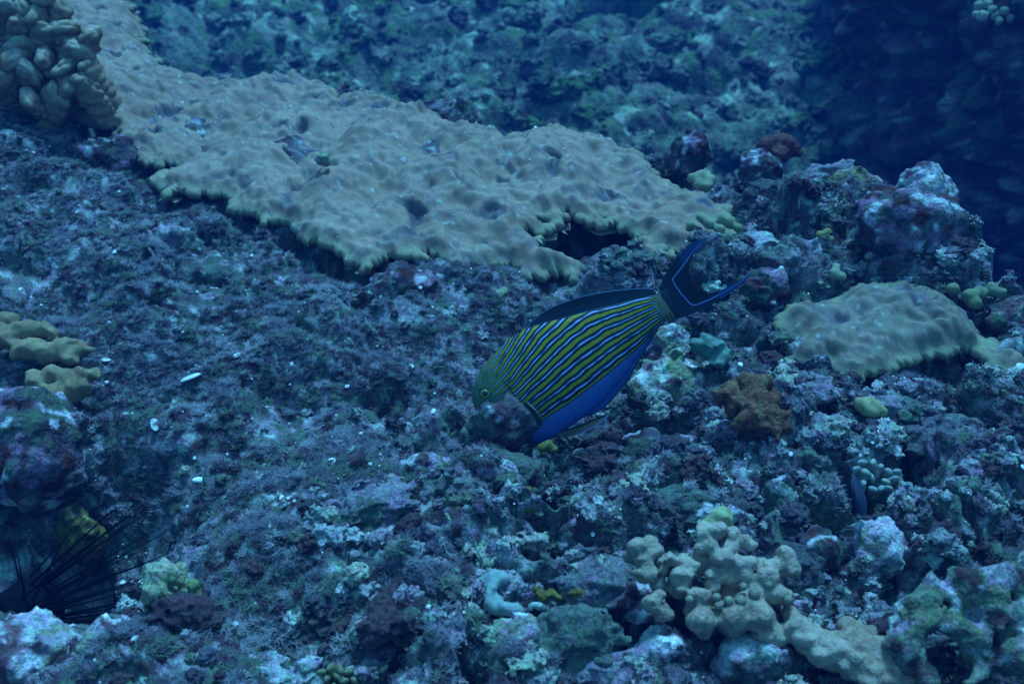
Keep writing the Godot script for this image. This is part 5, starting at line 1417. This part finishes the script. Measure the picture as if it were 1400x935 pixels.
func shell(label: String, x: float, z: float, r: float, v: float, i: int) -> void:
	var o := put("shell", shell_mesh(0.8 if i % 3 else 1.3, Color(v, v * 0.98, v * 0.95)), mat_turf, Vector3(x, ground_y(x, z) + 0.002, z))
	o.basis = Basis(Vector3.UP, i * 1.3) * Basis(Vector3.RIGHT, 0.25 + 0.25 * sin(i * 2.7)) * Basis.from_scale(Vector3(r, r, r * (0.95 if i % 4 else 0.6)))
	tag(o, label, "shell", "shells and shell bits on the reef")


func small_fish(at: Vector3, dir: Vector3) -> void:
	var t := base("small_fish", at, "little dark navy fish heading away beside the pale mint coral", "fish")
	var m := StandardMaterial3D.new()
	m.albedo_color = Color(0.012, 0.02, 0.045).linear_to_srgb()
	m.roughness = 0.6
	var x := -dir.normalized()
	var z := Vector3(0.75, -0.3, 0.6)
	var y := z.cross(x).normalized()
	z = x.cross(y)
	t.basis = Basis(x, y, z)
	var verts := PackedVector3Array()
	var idx := PackedInt32Array()
	var rows := 20
	for i in rows + 1:
		var q := float(i) / rows
		var h := 0.0078 * pow(sin(PI * pow(q, 0.75) * 0.97 + 0.03), 0.8)
		for j in 16:
			var a := TAU * j / 16
			verts.append(Vector3(0.016 - 0.032 * q, cos(a) * h, sin(a) * h * 0.5))
	for i in rows:
		for j in 16:
			var a := i * 16 + j
			var b := i * 16 + (j + 1) % 16
			idx.append_array(PackedInt32Array([a, b, a + 16, b, b + 16, a + 16]))
	put("body", finish(verts, idx, PackedColorArray()), m, Vector3.ZERO, t)
	var u := 1.0
	put("tail_fin", fin_mesh([[0.0145, -0.0012], [0.019, -0.004], [0.024, -0.0065], [0.021, 0.0], [0.024, 0.0065], [0.019, 0.004], [0.0145, 0.0012]], u, 0.0004, 0.0, Vector2.ZERO), m, Vector3.ZERO, t)
	put("dorsal_fin", fin_mesh([[-0.008, -0.0065], [0.0, -0.0105], [0.008, -0.009], [0.012, -0.004], [0.006, -0.004], [-0.004, -0.006]], u, 0.0004, 0.0, Vector2.ZERO), m, Vector3.ZERO, t)
	put("anal_fin", fin_mesh([[0.0, 0.0065], [0.006, 0.0095], [0.011, 0.007], [0.012, 0.0035], [0.004, 0.005]], u, 0.0004, 0.0, Vector2.ZERO), m, Vector3.ZERO, t)


func urchin(at: Vector3, right: Vector3, up: Vector3) -> void:
	var t := base("sea_urchin", at, "black sea urchin with long thin spines in the crevice at the lower left", "sea urchin")
	var m := StandardMaterial3D.new()
	m.albedo_color = Color(0.005, 0.005, 0.007).linear_to_srgb()
	m.roughness = 0.85
	m.metallic_specular = 0.1
	put("body", blob([[Vector3.ZERO, Vector3.ZERO, 0.024, 0.024]], 0.003, 0.003, [[0.003, noise_fine, 1.0]], func(_p: Vector3) -> Color: return Color.WHITE), m, Vector3.ZERO, t)
	var g := RandomNumberGenerator.new()
	g.seed = 5
	var back := right.cross(up)
	var main := (right * 0.93 + up * 0.36).normalized()
	for i in 64:
		var long := i < 42
		var radial := (right * g.randfn() + up * g.randfn() + back * g.randfn()).normalized()
		if long and radial.dot(main) < -0.1:
			radial = -radial
		var dir := (radial * 0.55 + main + back * 0.1).normalized() if long else radial
		var length := g.randf_range(0.065, 0.105) if long else g.randf_range(0.03, 0.055)
		var root := radial * 0.021
		var path := []
		for s in 5:
			var q := s / 4.0
			path.append(root + dir * length * q + Vector3(0, -0.002 * q * q, 0))
		put("spine", tube(path, 0.0009, 0.00025), m, Vector3.ZERO, t)


# a network of crusted rock round deep holes: [ax, ay, az, bx, by, bz, ra, rb]
func holey(called: String, label: String, category: String, bars: Array, palette: String) -> void:
	var c := Vector3(bars[0][0], bars[0][1], bars[0][2])
	var prims := []
	for b in bars:
		prims.append([Vector3(b[0], b[1], b[2]) - c, Vector3(b[3], b[4], b[5]) - c, b[6], b[7]])
	var m := blob(prims, 0.0024, 0.003, [[0.006, noise_rock, 1.3], [0.004, noise_fine, 0.8]], func(p: Vector3) -> Color: return growth(palette, p.x, p.y, p.z), c)
	tag(put(called, m, mat_reef, c), label, category)
